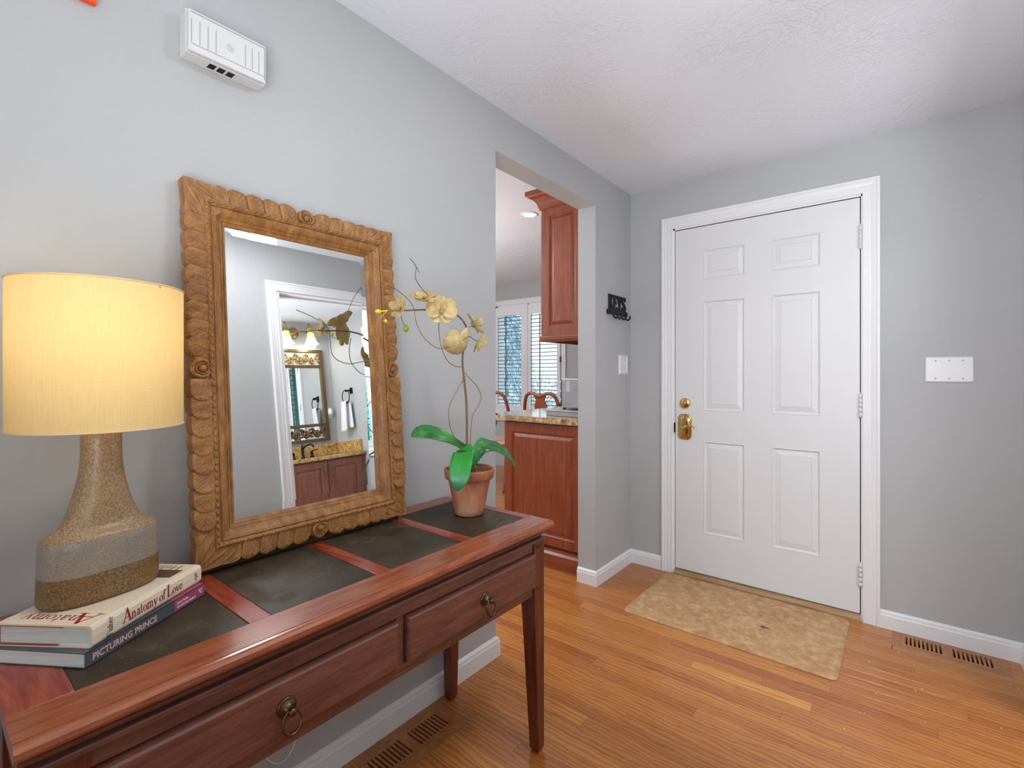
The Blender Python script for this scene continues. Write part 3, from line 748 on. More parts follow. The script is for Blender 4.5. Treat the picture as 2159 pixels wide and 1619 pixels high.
# crumbs and paint specks on the floor (stuff)
m = MB(); rs = random.Random(5)
for i in range(26):
    x, y = (rs.uniform(.35, 1.72), rs.uniform(1.4, 2.2)) if i < 10 else (rs.uniform(1.25, 1.72), rs.uniform(2.1, 2.72)); s_ = rs.uniform(.001, .0026)
    m.prism([(x-s_, y), (x, y-s_*.6), (x+s_, y+s_*.2), (x, y+s_)], XYZ, .0, .0012)
o = m.build('floor_crumbs', plain('pale_crumb', '#e8dcc8', .8, var=.05)); o['kind'] = 'stuff'; tag(o, 'tiny pale crumbs scattered on the oak floor near the right vent', 'crumbs')

# ================================================================== CONSOLE TABLE
TZ = .740
tb = thing('console_table', 'reddish mahogany console table with dark inlay panels and ring pull drawers', 'console table', (.25, .685, 0))
TX0, TX1, TY0, TY1 = .006, .496, .084, 1.285
fe = .404; be = .070; iy = [(.157, .402), (.443, .684), (.723, .966), (1.006, 1.252)]
def wbox(name, mat, *a, b=.0015): return MB().bbox(*a, b).build(name, mat, tb, world=True)
# top frame: long rails, cross rails; inlays slightly sunk
m = MB(); prof = [(fe+.0005, TZ), (.4795, TZ), (.4800, TZ-.0016), (.4815, TZ-.0016), (.4822, TZ-.0002), (.487, TZ-.0006), (.4915, TZ-.0025), (.4955, TZ-.007), (.4965, TZ-.014), (.494, TZ-.019), (.487, TZ-.022), (fe, TZ-.022)]
m.prism(prof, lambda u, v, w_: (u, w_, v), TY0, TY1); m.build('front_rail', MAHOT, tb, world=True)
wbox('back_rail', MAHOX if False else MAHOT, TX0, be-.0005, TY0, TY1, TZ-.022, TZ)
edges = [TY0]+[e for a in iy for e in a]+[TY1]
for k in range(0, 10, 2):
    a, b = edges[k], edges[k+1]
    wbox('cross_rail', MAHOX, be, fe, a+.0003, b-.0003, TZ-.022, TZ, b=.0008)
for a, b in iy:
    m = MB(); v = []
    for ins, z in ((0, TZ-.020), (0, TZ-.0018), (.002, TZ-.0008)):
        v += [(be+ins, a+ins, z), (fe-ins, a+ins, z), (fe-ins, b-ins, z), (be+ins, b-ins, z)]
    m.add(v, [(4*i+k, 4*i+(k+1) % 4, 4*i+4+(k+1) % 4, 4*i+4+k) for i in range(2) for k in range(4)]+[(8, 9, 10, 11), (3, 2, 1, 0)])
    m.build('inlay_panel', SLATE, tb, world=True)
# cove moulding under the top + lower bead
AX = .452   # apron face plane
m = MB(); cv_ = [(.30, TZ-.022), (.482, TZ-.022), (.478, TZ-.027), (.470, TZ-.034), (.463, TZ-.040), (.461, TZ-.046), (.30, TZ-.046)]
m.prism(cv_, lambda u, v, w_: (u, w_, v), TY0+.006, TY1-.004)
m.build('cove_moulding', MAHO, tb, world=True)
m = MB(); m.box(.05, .452, TY0+.02, TY1-.010, .686, .695); m.build('shadow_gap', MAHO, tb, world=True)
wbox('cap_strip', MAHO, .03, .466, TY0+.010, TY1+.001, .676, .687, b=.003)
LY0, LY1 = .108, 1.279
# apron: top rail, bottom rail, mullion, sides, back
wbox('top_rail', MAHO, .425, AX, .165, 1.232, .645, .676)
wbox('bottom_rail', MAHO, .425, AX, .165, 1.232, .507, .536)
wbox('mullion', MAHO, .428, AX, .703, .723, .536, .645)
wbox('end_panel', MAHO, .07, .43, 1.248, 1.268, .507, .676); wbox('end_panel', MAHO, .07, .43, .118, .138, .507, .676)
wbox('back_panel', MAHO, .04, .055, .14, 1.25, .507, .676)
wbox('bottom_panel', MAHO, .055, .43, .14, 1.25, .518, .526)
# legs
def leg(x0, x1, y0, y1, ix, iy_):
    m = MB(); fx0, fx1, fy0, fy1 = x0, x1, y0, y1; tp = .020
    if ix > 0: fx0 += tp
    else: fx1 -= tp
    if iy_ > 0: fy0 += tp
    else: fy1 -= tp
    m.frustum((x0, x1, y0, y1), (x0, x1, y0, y1), .500, .676)
    m.frustum((fx0, fx1, fy0, fy1), (x0, x1, y0, y1), .012, .500)
    c = .005; m.frustum((fx0+c, fx1-c, fy0+c, fy1-c), (fx0, fx1, fy0, fy1), 0.0, .012)
    l = m.build('leg', MAHOL, tb, world=True)
    b = l.modifiers.new('bev', 'BEVEL'); b.width = .0015; b.segments = 2; b.limit_method = 'ANGLE'
    return l
legs = [leg(.403, .458, 1.232, 1.284, 1, 1), leg(.030, .085, 1.232, 1.284, -1, 1), leg(.403, .458, .110, .165, 1, -1), leg(.030, .085, .110, .165, -1, -1)]
for l, ys in ((legs[0], 1.250), (legs[2], .137)):
    for zz in (.658, .530):
        m = MB(); m.lathe([(.0045, .458), (.004, .4615), (.0001, .4625)], (0, ys, zz), 'x', 14)
        o = m.build('bolt', ABRASS, l); o.data.transform(Matrix.Translation(-Vector(tb.location)))
# drawers
for (y0, y1, ky) in ((.170, .701, .440), (.726, 1.230, .990)):
    m = MB(); v = []; z0, z1 = .538, .643
    for ins, x in ((0, .43), (0, .4605), (.002, .4645), (.006, .4675), (.010, .4675)):
        v += [(x, y0+ins, z0+ins), (x, y1-ins, z0+ins), (x, y1-ins, z1-ins), (x, y0+ins, z1-ins)]
    m.add(v, [(4*i+k, 4*i+(k+1) % 4, 4*i+4+(k+1) % 4, 4*i+4+k) for i in range(4) for k in range(4)]+[(16, 17, 18, 19), (3, 2, 1, 0)])
    dr = m.build('drawer', MAHO, tb, world=True)
    m = MB(); c = (.4675, ky, .592)
    m.lathe([(.0185, 0), (.0185, .002), (.0165, .005), (.0155, .0045), (.0135, .0075), (.010, .008), (.0085, .013), (.006, .016), (.0062, .020), (.008, .024), (.006, .028), (.0001, .029)], c, 'x', 30)
    rg = []
    for k in range(28):
        a = 2*PI*k/28; rg.append((c[0]+.022+.004*math.cos(a)*-1, ky+.017*math.sin(a), .592-.0185+.0205*math.cos(a)))
    m.tube(rg, [.0024 if abs(k-14) > 5 else .0034 for k in range(28)], 8, closed=True)
    o = m.build('ring_pull', ABRASS, dr); o.data.transform(Matrix.Translation(-Vector(tb.location)))

# ================================================================== CARVED MIRROR
TH = .0845
mir = thing('carved_mirror', 'large mirror in a scalloped carved golden-brown wood frame leaning on the wall', 'mirror', (.0815, 0, .7405), (0, -TH, 0))
# local: x = out of the wall, y = along the wall, z = up the slope
A0, A1, B0, B1 = .411, 1.011, .013, .933
GA0, GA1, GB0, GB1 = .503, .915, .106, .838
MF = lambda u, v, h: (h, u, v)
m = MB(); m.bbox(0, .006, A0+.014, A1-.014, 0.0, B1-.014, .002); m.build('backing_board', DWOOD, mir)
# glass with a ground bevel
m = MB(); g0, g1, h0, h1 = GA0-.004, GA1+.004, GB0-.004, GB1+.004; bv = .024
v = []
for ins, x in ((0, .0062), (0, .0079), (bv, .0086)):
    v += [(x, g0+ins, h0+ins), (x, g1-ins, h0+ins), (x, g1-ins, h1-ins), (x, g0+ins, h1-ins)]
m.add(v, [(4*i+k, 4*i+(k+1) % 4, 4*i+4+(k+1) % 4, 4*i+4+k) for i in range(2) for k in range(4)]+[(8, 9, 10, 11)])
m.build('mirror_glass', MIRR, mir)
# frame body mitred from profile
bp = [(-.001, .0085), (.002, .0125), (.006, .0145), (.0065, .0130), (.010, .0155), (.0105, .0185), (.014, .0200), (.0145, .0185), (.018, .0215), (.0185, .0235),
      (.024, .0285), (.030, .0315), (.036, .0335), (.0375, .0310), (.0395, .0305), (.0395, .034), (.045, .0365), (.050, .0345), (.051, .030), (.080, .028), (.082, .0)]
m = MB(); m.sweep_rect(bp, MF, GA0, GA1, GB0, GB1); m.build('moulding', CARVE, mir)
# rope bead segments as joined carving
m = MB(); 
def bead(u, v, du, dv, L=.016):
    # slanted little barrel
    dx, dy = du, dv; px_, py_ = -dv, du
    a = (u-dx*L*.45-px_*.002, v-dy*L*.45-py_*.002); b = (u+dx*L*.45+px_*.002, v+dy*L*.45+py_*.002)
    pts = [(.0335, a[0], a[1]), (.0360, (a[0]*3+b[0])/4, (a[1]*3+b[1])/4), (.0365, (a[0]+b[0])/2, (a[1]+b[1])/2), (.0360, (a[0]+3*b[0])/4, (a[1]+3*b[1])/4), (.0335, b[0], b[1])]
    m.tube(pts, [.0012, .0030, .0034, .0030, .0012], 8)
rb = .0455; per = .0165
for (u0, v0, u1, v1) in ((GA0-rb, GB0-rb, GA1+rb, GB0-rb), (GA1+rb, GB0-rb, GA1+rb, GB1+rb), (GA1+rb, GB1+rb, GA0-rb, GB1+rb), (GA0-rb, GB1+rb, GA0-rb, GB0-rb)):
    Lh = math.hypot(u1-u0, v1-v0); n = int(Lh/per); du, dv = (u1-u0)/Lh, (v1-v0)/Lh
    for i in range(n): bead(u0+du*Lh*(i+.5)/n, v0+dv*Lh*(i+.5)/n, du, dv, Lh/n)
m.build('rope_bead', CARVE, mir)
# leaf lobe: local u across, v outward (0 root .. .047 tip), h height
def leafmesh(name, length=.047, wd=.0442, lean=.007, th=.034, z0=0.0, amp=1.0):
    NU, NV = 44, 32; mb = MB(); v = []
    def halfw(t):      # 0 root ..1 tip
        if t < .62: return wd/2*(.93+.07*t/.62)
        return wd/2*max(0, 1-((t-.62)/.38)**2.5)**.4+.0002
    for j in range(NV+1):
        t = j/NV; t = 1-(1-t)**1.35; hw_ = halfw(t)
        for i in range(NU+1):
            s_ = -1+2*i/NU; u = s_*hw_*1.04+lean*t**1.4; vv = t*length
            edge = 1-abs(s_)**7
            dome = .0026*edge*(.75+.25*math.sin(PI*min(1, t*1.02)))+.0022*s_
            cen = -.30+.55*t                                   # curved midrib
            vein = -.0018*math.exp(-((s_-cen)/.045)**2)*(t < .9)
            q = (t*4.6-abs(s_-cen)*1.7) % 1.0; side = -.0016*math.exp(-((q-.5)/.075)**2)*(abs(s_-cen) > .10)*(abs(s_) < .86)*(.06 < t < .93)
            v.append((th-.004+.001*t-.004*max(0, (t-.8)/.2)**2+(dome+vein+side)*amp, u, vv))
    W = NU+1
    f = [(j*W+i, j*W+i+1, (j+1)*W+i+1, (j+1)*W+i) for j in range(NV) for i in range(NU)]
    mb.add(v, f, True)
    # skirt
    rim = [j*W for j in range(NV+1)]+[NV*W+i for i in range(1, NU+1)]+[j*W+NU for j in range(NV-1, -1, -1)]
    top = [v[k] for k in rim]; bot = [(z0, p_[1], p_[2]) for p_ in top]; n = len(top)
    mb.add(top+bot, [(k, k+1, n+k+1, n+k) for k in range(n-1)], False)
    return mb
def shinglemesh(L=.0505, Wd=.0475, th=.0335):
    # tongue leaf whose axis runs along the border; tip overlaps the next one
    NU, NV = 34, 38; mb = MB(); v = []; W = NU+1
    def hw(t):
        e = max(0, (t-.42)/.58); return Wd/2*(1-e**2.5)**(1/2.5)*(1-.06*(1-t)) if e < 1 else .0002
    for j in range(NV+1):
        t = j/NV; t = 1-(1-t)**1.6
        for i in range(W):
            q = -1+2*i/NU; q = math.sin(q*PI/2)*.35+q*.65; a = q*hw(t)+.0012*math.sin(PI*t)
            e = 1-abs(q)**8; cen = -.45+.75*t
            vein = -.0019*math.exp(-((q-cen)/.04)**2)*(.12 < t < .95)
            k = (t*5.2-abs(q-cen)*2.3) % 1.0; sd = -.0017*math.exp(-((k-.5)/.075)**2)*(abs(q-cen) > .08)*(abs(q) < .84)*(.2 < t < .95)
            v.append((th+.0060*t+.0016*e*(1-max(0, (t-.86)/.14)**2)+vein+sd, L*t, a+Wd/2-.001))
    mb.add(v, [(j*W+i, j*W+i+1, (j+1)*W+i+1, (j+1)*W+i) for j in range(NV) for i in range(NU)], True)
    rim = [j*W for j in range(NV+1)]+[NV*W+i for i in range(1, W)]+[j*W+NU for j in range(NV-1, -1, -1)]
    top = [v[k] for k in rim]; n = len(top); mb.add(top+[(0, p_[1], p_[2]) for p_ in top], [(k, k+1, n+k+1, n+k) for k in range(n-1)]); return mb
def leafobj(side, a, b, flip, first={}):
    key = 'leaf'
    # orientation: outward direction in (y,z) plane
    out = {'L': Vector((0, -1, 0)), 'R': Vector((0, 1, 0)), 'T': Vector((0, 0, 1)), 'B': Vector((0, 0, -1))}[side]
    alongv = {'L': Vector((0, 0, 1)), 'R': Vector((0, 0, 1)), 'T': Vector((0, 1, 0)), 'B': Vector((0, 1, 0))}[side]*flip
    M = Matrix((( 1, alongv.x, out.x, 0), (0, alongv.y, out.y, a), (0, alongv.z, out.z, b), (0, 0, 0, 1)))
    if side in 'LR' and flip < 0:
        M = M @ Matrix.Translation((0, -.0225, 0))
        if 'sh' not in first: o = shinglemesh().build('carved_leaf', CARVE, mir); first['sh'] = o; o.matrix_local = M; return o
        return inst(first['sh'], parent=mir, M=M)
    if key not in first:
        o = leafmesh('carved_leaf').build('carved_leaf', CARVE, mir); first[key] = o; o.matrix_local = M; return o
    return inst(first[key], parent=mir, M=M)
rootd = .047           # distance of leaf root line outside the glass
vc = (B0+B1)/2+.004; hc = (A0+A1)/2
pitch = .0428
for side, a in (('L', GA0-rootd), ('R', GA1+rootd)):
    for sgn in (1, -1):
        for k in range(8): leafobj(side, a, vc+sgn*(.047+pitch*(k)+.0), sgn)
for side, b in (('T', GB1+rootd), ('B', GB0-rootd)):
    for sgn in (1, -1):
        for k in range(4 if True else 5): leafobj(side, hc+sgn*(.047+.0432*k), b, sgn)
# rosettes at mid sides: knob with collar scrolls, on a lobe
for side, a, b in (('L', GA0-rootd, vc), ('R', GA1+rootd, vc), ('T', hc, GB1+rootd), ('B', hc, GB0-rootd)):
    out = {'L': Vector((0, -1, 0)), 'R': Vector((0, 1, 0)), 'T': Vector((0, 0, 1)), 'B': Vector((0, 0, -1))}[side]
    al = Vector((0, out.z, -out.y)); m = MB(); O = Vector((0, a, b))
    def Q(u, v_, h): return O+al*u*.82+out*(v_*.9+.001)+Vector((h if h < .03 else .9*h+.001, 0, 0))
    lob = [(.026*math.cos(t_), .024+.0245*math.sin(t_)) for t_ in [2*PI*i/24 for i in range(24)]]
    m.prism([(x, y) for x, y in lob], lambda u, v_, w_: Q(u, v_, w_), 0, .034)
    m.sphere(Q(0, .020, .036), .0095, 8, sc_=(1, 1, 1))
    rg = [Q(.0155*math.cos(t_), .020+.0145*math.sin(t_), .036) for t_ in [2*PI*i/20 for i in range(20)]]; m.tube(rg, .0022, 8, closed=True)
    for sg in (1, -1):
        m.tube(smoothc([Q(sg*.010, .004, .036), Q(sg*.020, .010, .038), Q(sg*.024, .022, .037), Q(sg*.018, .036, .035), Q(sg*.006, .044, .033)], 4), [.0025]*4+[.0042]*9+[.0025]*4, 8)
    m.build('rosette', CARVE, mir)
# corner acanthus blocks
for (a, b, sa, sb) in ((GA0-.047, GB0-.047, -1, -1), (GA1+.047, GB0-.047, 1, -1), (GA0-.047, GB1+.047, -1, 1), (GA1+.047, GB1+.047, 1, 1)):
    m = MB(); k_ = 1.0
    ol = [(-.052, 0), (-.054, .030), (-.048, .042), (-.034, .0465), (-.020, .045), (-.008, .0440), (.012, .0455), (.046, .048), (.048, .046), (.0455, .012), (.044, -.008), (.045, -.020), (.0465, -.034), (.042, -.048), (.030, -.054), (0, -.052)]
    # outline lives in (outward-u, outward-v)
    m.prism([(p_[0], p_[1]) for p_ in ol], lambda u, v_, w_: (w_, a+sa*u, b+sb*v_), 0, .031)
    def leafridge(p0, p1, r):
        pts = [Vector((.0295, a+sa*(p0[0]+(p1[0]-p0[0])*t), b+sb*(p0[1]+(p1[1]-p0[1])*t))) for t in [i/8 for i in range(9)]]
        m.tube(pts, [.72*r*max(.15, math.sin(PI*(.08+.84*i/8))) for i in range(9)], 8)
    leafridge((-.004, -.004), (.044, .044), .0062)
    leafridge((-.030, .006), (.030, .040), .0078); leafridge((.006, -.030), (.040, .030), .0078)
    leafridge((-.044, .014), (-.010, .040), .0070); leafridge((.014, -.044), (.040, -.010), .0070)
    leafridge((-.046, .028), (-.034, .042), .005); leafridge((.028, -.046), (.042, -.034), .005)
    m.build('corner_carving', CARVE, mir)

# ================================================================== BOOKS
def rot_about(th): return (0, 0, th)
# generic text mesh
def textmesh(s, size, ext=.0002, xs_=1.0, bold=0.0):
    c = bpy.data.curves.new('txt', 'FONT'); c.body = s; c.size = size; c.extrude = ext; c.resolution_u = 3; c.offset = bold
    o = bpy.data.objects.new('txt', c); col.objects.link(o); dg = bpy.context.evaluated_depsgraph_get(); dg.update()
    me = bpy.data.meshes.new_from_object(o.evaluated_get(dg)); bpy.data.objects.remove(o); bpy.data.curves.remove(c)
    if xs_ != 1: me.transform(Matrix.Diagonal((xs_, 1, 1, 1)))
    return me
def put_text(s, size, mat, parent, M, xs_=1.0, bold=0.0, name='lettering'):
    me = textmesh(s, size, .0002, xs_, bold); me.materials.clear(); me.materials.append(mat)
    o = bpy.data.objects.new(name, me); col.objects.link(o); o.parent = parent; o.matrix_local = M; return o
def frame(o_, rx, up):
    rx = Vector(rx).normalized(); up = Vector(up).normalized(); nz = rx.cross(up)
    return Matrix(((rx.x, up.x, nz.x, o_[0]), (rx.y, up.y, nz.y, o_[1]), (rx.z, up.z, nz.z, o_[2]), (0, 0, 0, 1)))
# serif letters drawn as strokes; units: x-height 1, cap 1.55; strokes = (points, width0, width1)
def arc(cx, cy, rx, ry, a0, a1, n=12): return [(cx+rx*math.cos(D2R(a0+(a1-a0)*i/n)), cy+ry*math.sin(D2R(a0+(a1-a0)*i/n))) for i in range(n+1)]
TK, TN = .24, .09
GLY = {
 'A': (1.5, [([(.12, 0), (.72, 1.6)], TN, TN), ([(.68, 1.62), (1.32, 0)], TK, TK), ([(.34, .55), (1.08, .55)], TN, TN), ([(-.05, .03), (.38, .03)], .07, .07), ([(1.0, .03), (1.58, .03)], .07, .07)]),
 'n': (1.08, [([(.22, 0), (.22, .98)], TK*.8, TK*.8), (arc(.5, .62, .3, .36, 165, 0)+[(.80, .3), (.80, 0)], TN, TK*.8), ([(.02, .03), (.44, .03)], .06, .06), ([(.6, .03), (1.02, .03)], .06, .06), ([(.0, .93), (.24, .97)], .07, .07)]),
 'a': (.92, [(arc(.42, .68, .26, .28, 160, 10)+[(.68, .4), (.70, .12), (.84, .06)], TN, TK*.75), ([(.68, .58), (.4, .5), (.16, .34), (.2, .1), (.42, .04), (.66, .2)], TN, TK*.5)]),
 't': (.66, [([(.28, 1.35), (.28, .25), (.38, .06), (.58, .1)], TN*1.3, TK*.5), ([(.05, .94), (.56, .94)], .08, .08)]),
 'o': (1.0, [(arc(.48, .49, .36, .44, 90, 270), TN, TN), (arc(.48, .49, .36, .44, 90, -90), TN, TN), (arc(.16, .49, .02, .2, 90, 270), TK*.7, TK*.7), (arc(.80, .49, .02, .2, 90, -90), TK*.7, TK*.7)]),
 'm': (1.62, [([(.22, 0), (.22, .98)], TK*.8, TK*.8), (arc(.48, .62, .28, .36, 165, 0)+[(.76, .3), (.76, 0)], TN, TK*.8), (arc(1.02, .62, .28, .36, 165, 0)+[(1.30, .3), (1.30, 0)], TN, TK*.8), ([(.02, .03), (.44, .03)], .06, .06), ([(.58, .03), (.96, .03)], .06, .06), ([(1.12, .03), (1.54, .03)], .06, .06), ([(.0, .93), (.24, .97)], .07, .07)]),
 'y': (.98, [([(.14, .96), (.5, .08)], TK*.8, TK*.6), ([(.86, .96), (.42, -.25), (.2, -.45), (.04, -.38)], TN, TK*.5), ([(.0, .96), (.36, .96)], .06, .06), ([(.66, .96), (1.0, .96)], .06, .06)]),
 'f': (.62, [([(.26, 0), (.26, 1.2), (.38, 1.5), (.62, 1.52), (.7, 1.4)], TK*.8, TN*1.5), ([(.04, .94), (.56, .94)], .08, .08), ([(.06, .03), (.5, .03)], .06, .06)]),
 'L': (1.22, [([(.32, 0), (.32, 1.56)], TK, TK), ([(.05, 1.54), (.62, 1.54)], .07, .07), ([(.05, .04), (1.08, .04), (1.16, .42)], TN, TN)]),
 'v': (.98, [([(.12, .96), (.5, .04)], TK*.8, TK*.8), ([(.86, .96), (.5, .04)], TN, TN), ([(.0, .96), (.34, .96)], .06, .06), ([(.66, .96), (1.0, .96)], .06, .06)]),
 'e': (.9, [(arc(.46, .49, .34, .44, 20, 320, 18), TK*.45, TN*1.3), ([(.14, .56), (.8, .56)], TN, TN), (arc(.15, .48, .03, .22, 90, 270), TK*.6, TK*.6)]),
 'H': (1.62, [([(.32, 0), (.32, 1.56)], TK, TK), ([(1.25, 0), (1.25, 1.56)], TK, TK), ([(.32, .82), (1.25, .82)], TN, TN), ([(.06, 1.54), (.58, 1.54)], .07, .07), ([(.06, .03), (.58, .03)], .07, .07), ([(1.0, 1.54), (1.52, 1.54)], .07, .07), ([(1.0, .03), (1.52, .03)], .07, .07)]),
 'l': (.5, [([(.24, 0), (.24, 1.58)], TK*.8, TK*.8), ([(.04, .03), (.46, .03)], .06, .06), ([(.02, 1.52), (.26, 1.56)], .07, .07)]),
 'F': (1.2, [([(.32, 0), (.32, 1.56)], TK, TK), ([(.05, 1.53), (1.05, 1.53), (1.1, 1.2)], TN, TN), ([(.32, .84), (.84, .84)], TN, TN), ([(.05, .03), (.62, .03)], .07, .07)]),
 'i': (.5, [([(.24, 0), (.24, .98)], TK*.8, TK*.8), ([(.04, .03), (.46, .03)], .06, .06), ([(.02, .93), (.26, .97)], .07, .07), ([(.2, 1.36), (.32, 1.36)], TK*.7, TK*.7)]),
 's': (.76, [([(.6, .72), (.5, .92), (.26, .92), (.14, .74), (.3, .55), (.52, .42), (.62, .24), (.48, .05), (.22, .04), (.1, .26)], TK*.4, TK*.5)]),
 'h': (1.08, [([(.22, 0), (.22, 1.58)], TK*.8, TK*.8), (arc(.5, .62, .3, .36, 165, 0)+[(.80, .3), (.80, 0)], TN, TK*.8), ([(.02, .03), (.44, .03)], .06, .06), ([(.6, .03), (1.02, .03)], .06, .06)]),
 'r': (.74, [([(.22, 0), (.22, .98)], TK*.8, TK*.8), ([(.24, .62), (.42, .9), (.62, .92), (.68, .8)], TN, TK*.6), ([(.02, .03), (.46, .03)], .06, .06)]),
 ' ': (.45, [])}
def serif(s, xh, mat, parent, M, cw=1.0, caps=1.0, name='lettering'):
    mb = MB(); x = 0
    for ch in s:
        adv, strokes = GLY[ch]; k = xh*(caps if ch.isupper() else 1)
        for pts, w0, w1 in strokes:
            P = [Vector((p_[0], p_[1])) for p_ in pts]; n = len(P)
            for i in range(n-1):
                d = (P[i+1]-P[i]); 
                if d.length < 1e-6: continue
                d.normalize(); nn = Vector((-d.y, d.x)); wa = w0+(w1-w0)*i/max(1, n-1); wb = w0+(w1-w0)*(i+1)/max(1, n-1)
                e = d*.02
                q = [P[i]-e+nn*wa/2, P[i]-e-nn*wa/2, P[i+1]+e-nn*wb/2, P[i+1]+e+nn*wb/2]
                mb.prism([(x+a.x*k*cw, a.y*k) for a in q], XYZ, 0, .0002+.00003*(i % 3))
        x += adv*k*cw
    o = mb.build(name, mat, parent); o.matrix_local = M; return o, x

# lower book: paperback, slate cover with plum band
b2 = thing('book', 'grey and plum paperback at the bottom of the two-book stack under the lamp', 'book', (.347, .178, TZ+.0004), (0, 0, math.atan2(.836, -.549)), group='books under the table lamp')
L2, W2, T2 = .260, .198, .0235
m = MB(); m.box(.0, L2*.69, 0, W2, T2-.0012, T2); m.box(0, L2*.69, 0, .0012, 0, T2); m.box(0, L2*.69, 0, W2, 0, .0012); m.build('cover', COVG, b2)
o = MB().box(L2*.69, L2, 0, W2, T2-.0012, T2).box(L2*.69, L2, 0, .0012, 0, T2).box(L2*.69, L2, 0, W2, 0, .0012).build('cover_band', COVP, b2); o['label'] = 'plum red band'
m = MB(); m.box(.0012, L2-.001, .0012, W2-.0008, .0012, T2-.0012)
m.build('pages', PAPER, b2)
o = put_text('PICTURING PRINCE', .0150, INKP, b2, frame((.012, -.0003, .0062), (1, 0, 0), (0, 0, 1)), .96, .0003)
put_text('Steve Parke', .0066, INKW, b2, frame((L2*.69+.006, -.0003, .0130), (1, 0, 0), (0, 0, 1)), .95, .0001)
put_text('Foreword by Sheila E.', .0066, INKW, b2, frame((L2*.69+.006, -.0003, .0056), (1, 0, 0), (0, 0, 1)), .86, .0001)
put_text("'C", .012, INKW, b2, frame((L2-.017, -.0003, .0085), (1, 0, 0), (0, 0, 1)), 1, .0003)

# upper book: hardcover in cream jacket
b1 = thing('book', 'cream jacketed hardcover with red lettering, on top of the stack under the lamp', 'book', (.338, .189, TZ+.0242), (0, 0, math.atan2(.814, -.581)), group='books under the table lamp')
L1, W1b, T1 = .252, .166, .0358
m = MB()
# cover wraps: top board, bottom board, rounded spine
sp = [(W1b, T1), (.008, T1), (.003, T1-.0015), (.0006, T1-.006), (0, T1*.5), (.0006, .006), (.003, .0015), (.008, 0), (W1b, 0), (W1b, .0026), (.010, .0026), (.0045, .006), (.004, T1*.5), (.0045, T1-.006), (.010, T1-.0026), (W1b, T1-.0026)]
m.prism([(p_[0], p_[1]) for p_ in sp], lambda u, v_, w_: (w_, u, v_), 0, L1, smooth=False)
m.build('jacket', COVER, b1)
m = MB(); m.box(.004, L1-.004, .008, W1b-.004, .0026, T1-.0026); m.build('pages', PAPER, b1)
m = MB(); m.prism([(.05, 0), (W1b, 0), (W1b, .0009), (.055, .0009)], lambda u, v_, w_: (w_, u, v_+T1-.0036), -.0006, .02); m.prism([(.07, 0), (W1b, 0), (W1b, .0009), (.06, .0009)], lambda u, v_, w_: (w_, u, v_+.0026), -.0006, .02)
m.build('jacket_flap', INKR, b1)
serif('Anatomy of Love', .0116, INKR, b1, frame((.057, -.0006, .0105), (1, 0, 0), (0, 0, 1)), .80, 1.25)
serif('Fisher', .0064, INKK, b1, frame((.036, -.0006, .0035), (0, 0, 1), (-1, 0, 0)), .95, 1.1)
m = MB(); m.tube([(.236, -.0004, .010), (.233, -.0004, .017), (.238, -.0004, .021), (.234, -.0004, .026)], .0006, 5); m.tube([(.231, -.0004, .024), (.240, -.0004, .015)], .0006, 5); m.build('publisher_mark', INKK, b1)
serif('A', .0165, INKB, b1, frame((.040, .018, T1+.0001), (0, 1, 0), (-1, 0, 0)), 1.25, 1.25)
serif('natomy', .0150, INKR, b1, frame((.032, .048, T1+.0001), (0, 1, 0), (-1, 0, 0)), 1.02)
serif('Helen', .0115, INKR if False else plain('tan_ink', '#a07a50', .4, var=.05), b1, frame((.242, .030, T1+.0001), (0, 1, 0), (-1, 0, 0)), 1.2)
m = MB(); m.box(.185, .222, .018, .120, T1, T1+.0002); m.build('cover_picture', ARTP, b1)

# ================================================================== TABLE LAMP
LP = (.185, .230, .8005)
lp = thing('table_lamp', 'table lamp with cream drum shade and mottled tan ceramic base on two books', 'table lamp', LP)
pr = [(.0, 0), (.082, 0), (.0895, .004), (.0905, .012), (.0893, .06), (.0882, .100), (.0872, .112), (.0845, .1165), (.078, .1205), (.068, .126), (.060, .134), (.0545, .144), (.0485, .158), (.043, .174), (.0378, .194), (.0335, .214), (.0305, .236), (.0292, .258), (.0288, .285), (.0286, .305), (.024, .309), (.001, .309)]
def lampsec(r):
    if r >= .06: return r, r*.60+(.0)*r
    t = (r-.028)/(.06-.028); t = max(0, min(1, t)); return r, r*(1*(1-t)+.60*t) if False else r*(.98-.38*t)
m = MB(); v = []; n = 56
for r, h in pr:
    a_, b_ = lampsec(r)
    for k in range(n):
        t = 2*PI*k/n; ct, st = math.cos(t), math.sin(t); e_ = 2/2.5
        x = b_*abs(ct)**e_*(1 if ct >= 0 else -1); y = a_*abs(st)**e_*(1 if st >= 0 else -1)
        rt = .20; v.append((x*math.cos(rt)-y*math.sin(rt), x*math.sin(rt)+y*math.cos(rt), h))
m.add(v, [(i*n+k, i*n+(k+1) % n, (i+1)*n+(k+1) % n, (i+1)*n+k) for i in range(len(pr)-1) for k in range(n)], True)
m.build('lamp_base', LAMPG, lp)
m = MB(); m.lathe([(.009, .309), (.009, .345), (.014, .350), (.014, .385), (.010, .388)], n=20); m.build('socket', BRASS, lp)
S0, S1, SR = .307, .568, .1275
m = MB(); m.lathe([(SR, S0), (SR, S1)], n=96, cap=False); sh = m.build('lamp_shade', SHADE, lp)
RIMM = plain('shade_trim', '#d8bd92', .7, var=.03)
for z in (S0, S1): MB().tube([(SR*math.cos(2*PI*k/64), SR*math.sin(2*PI*k/64), z) for k in range(64)], .0018, 6, closed=True).build('shade_rim', RIMM, sh)
m = MB()
for k in range(3):
    a = 2*PI*k/3+.5; m.tube([(.012*math.cos(a), .012*math.sin(a), .545), (SR*math.cos(a), SR*math.sin(a), .563)], .0018, 6)
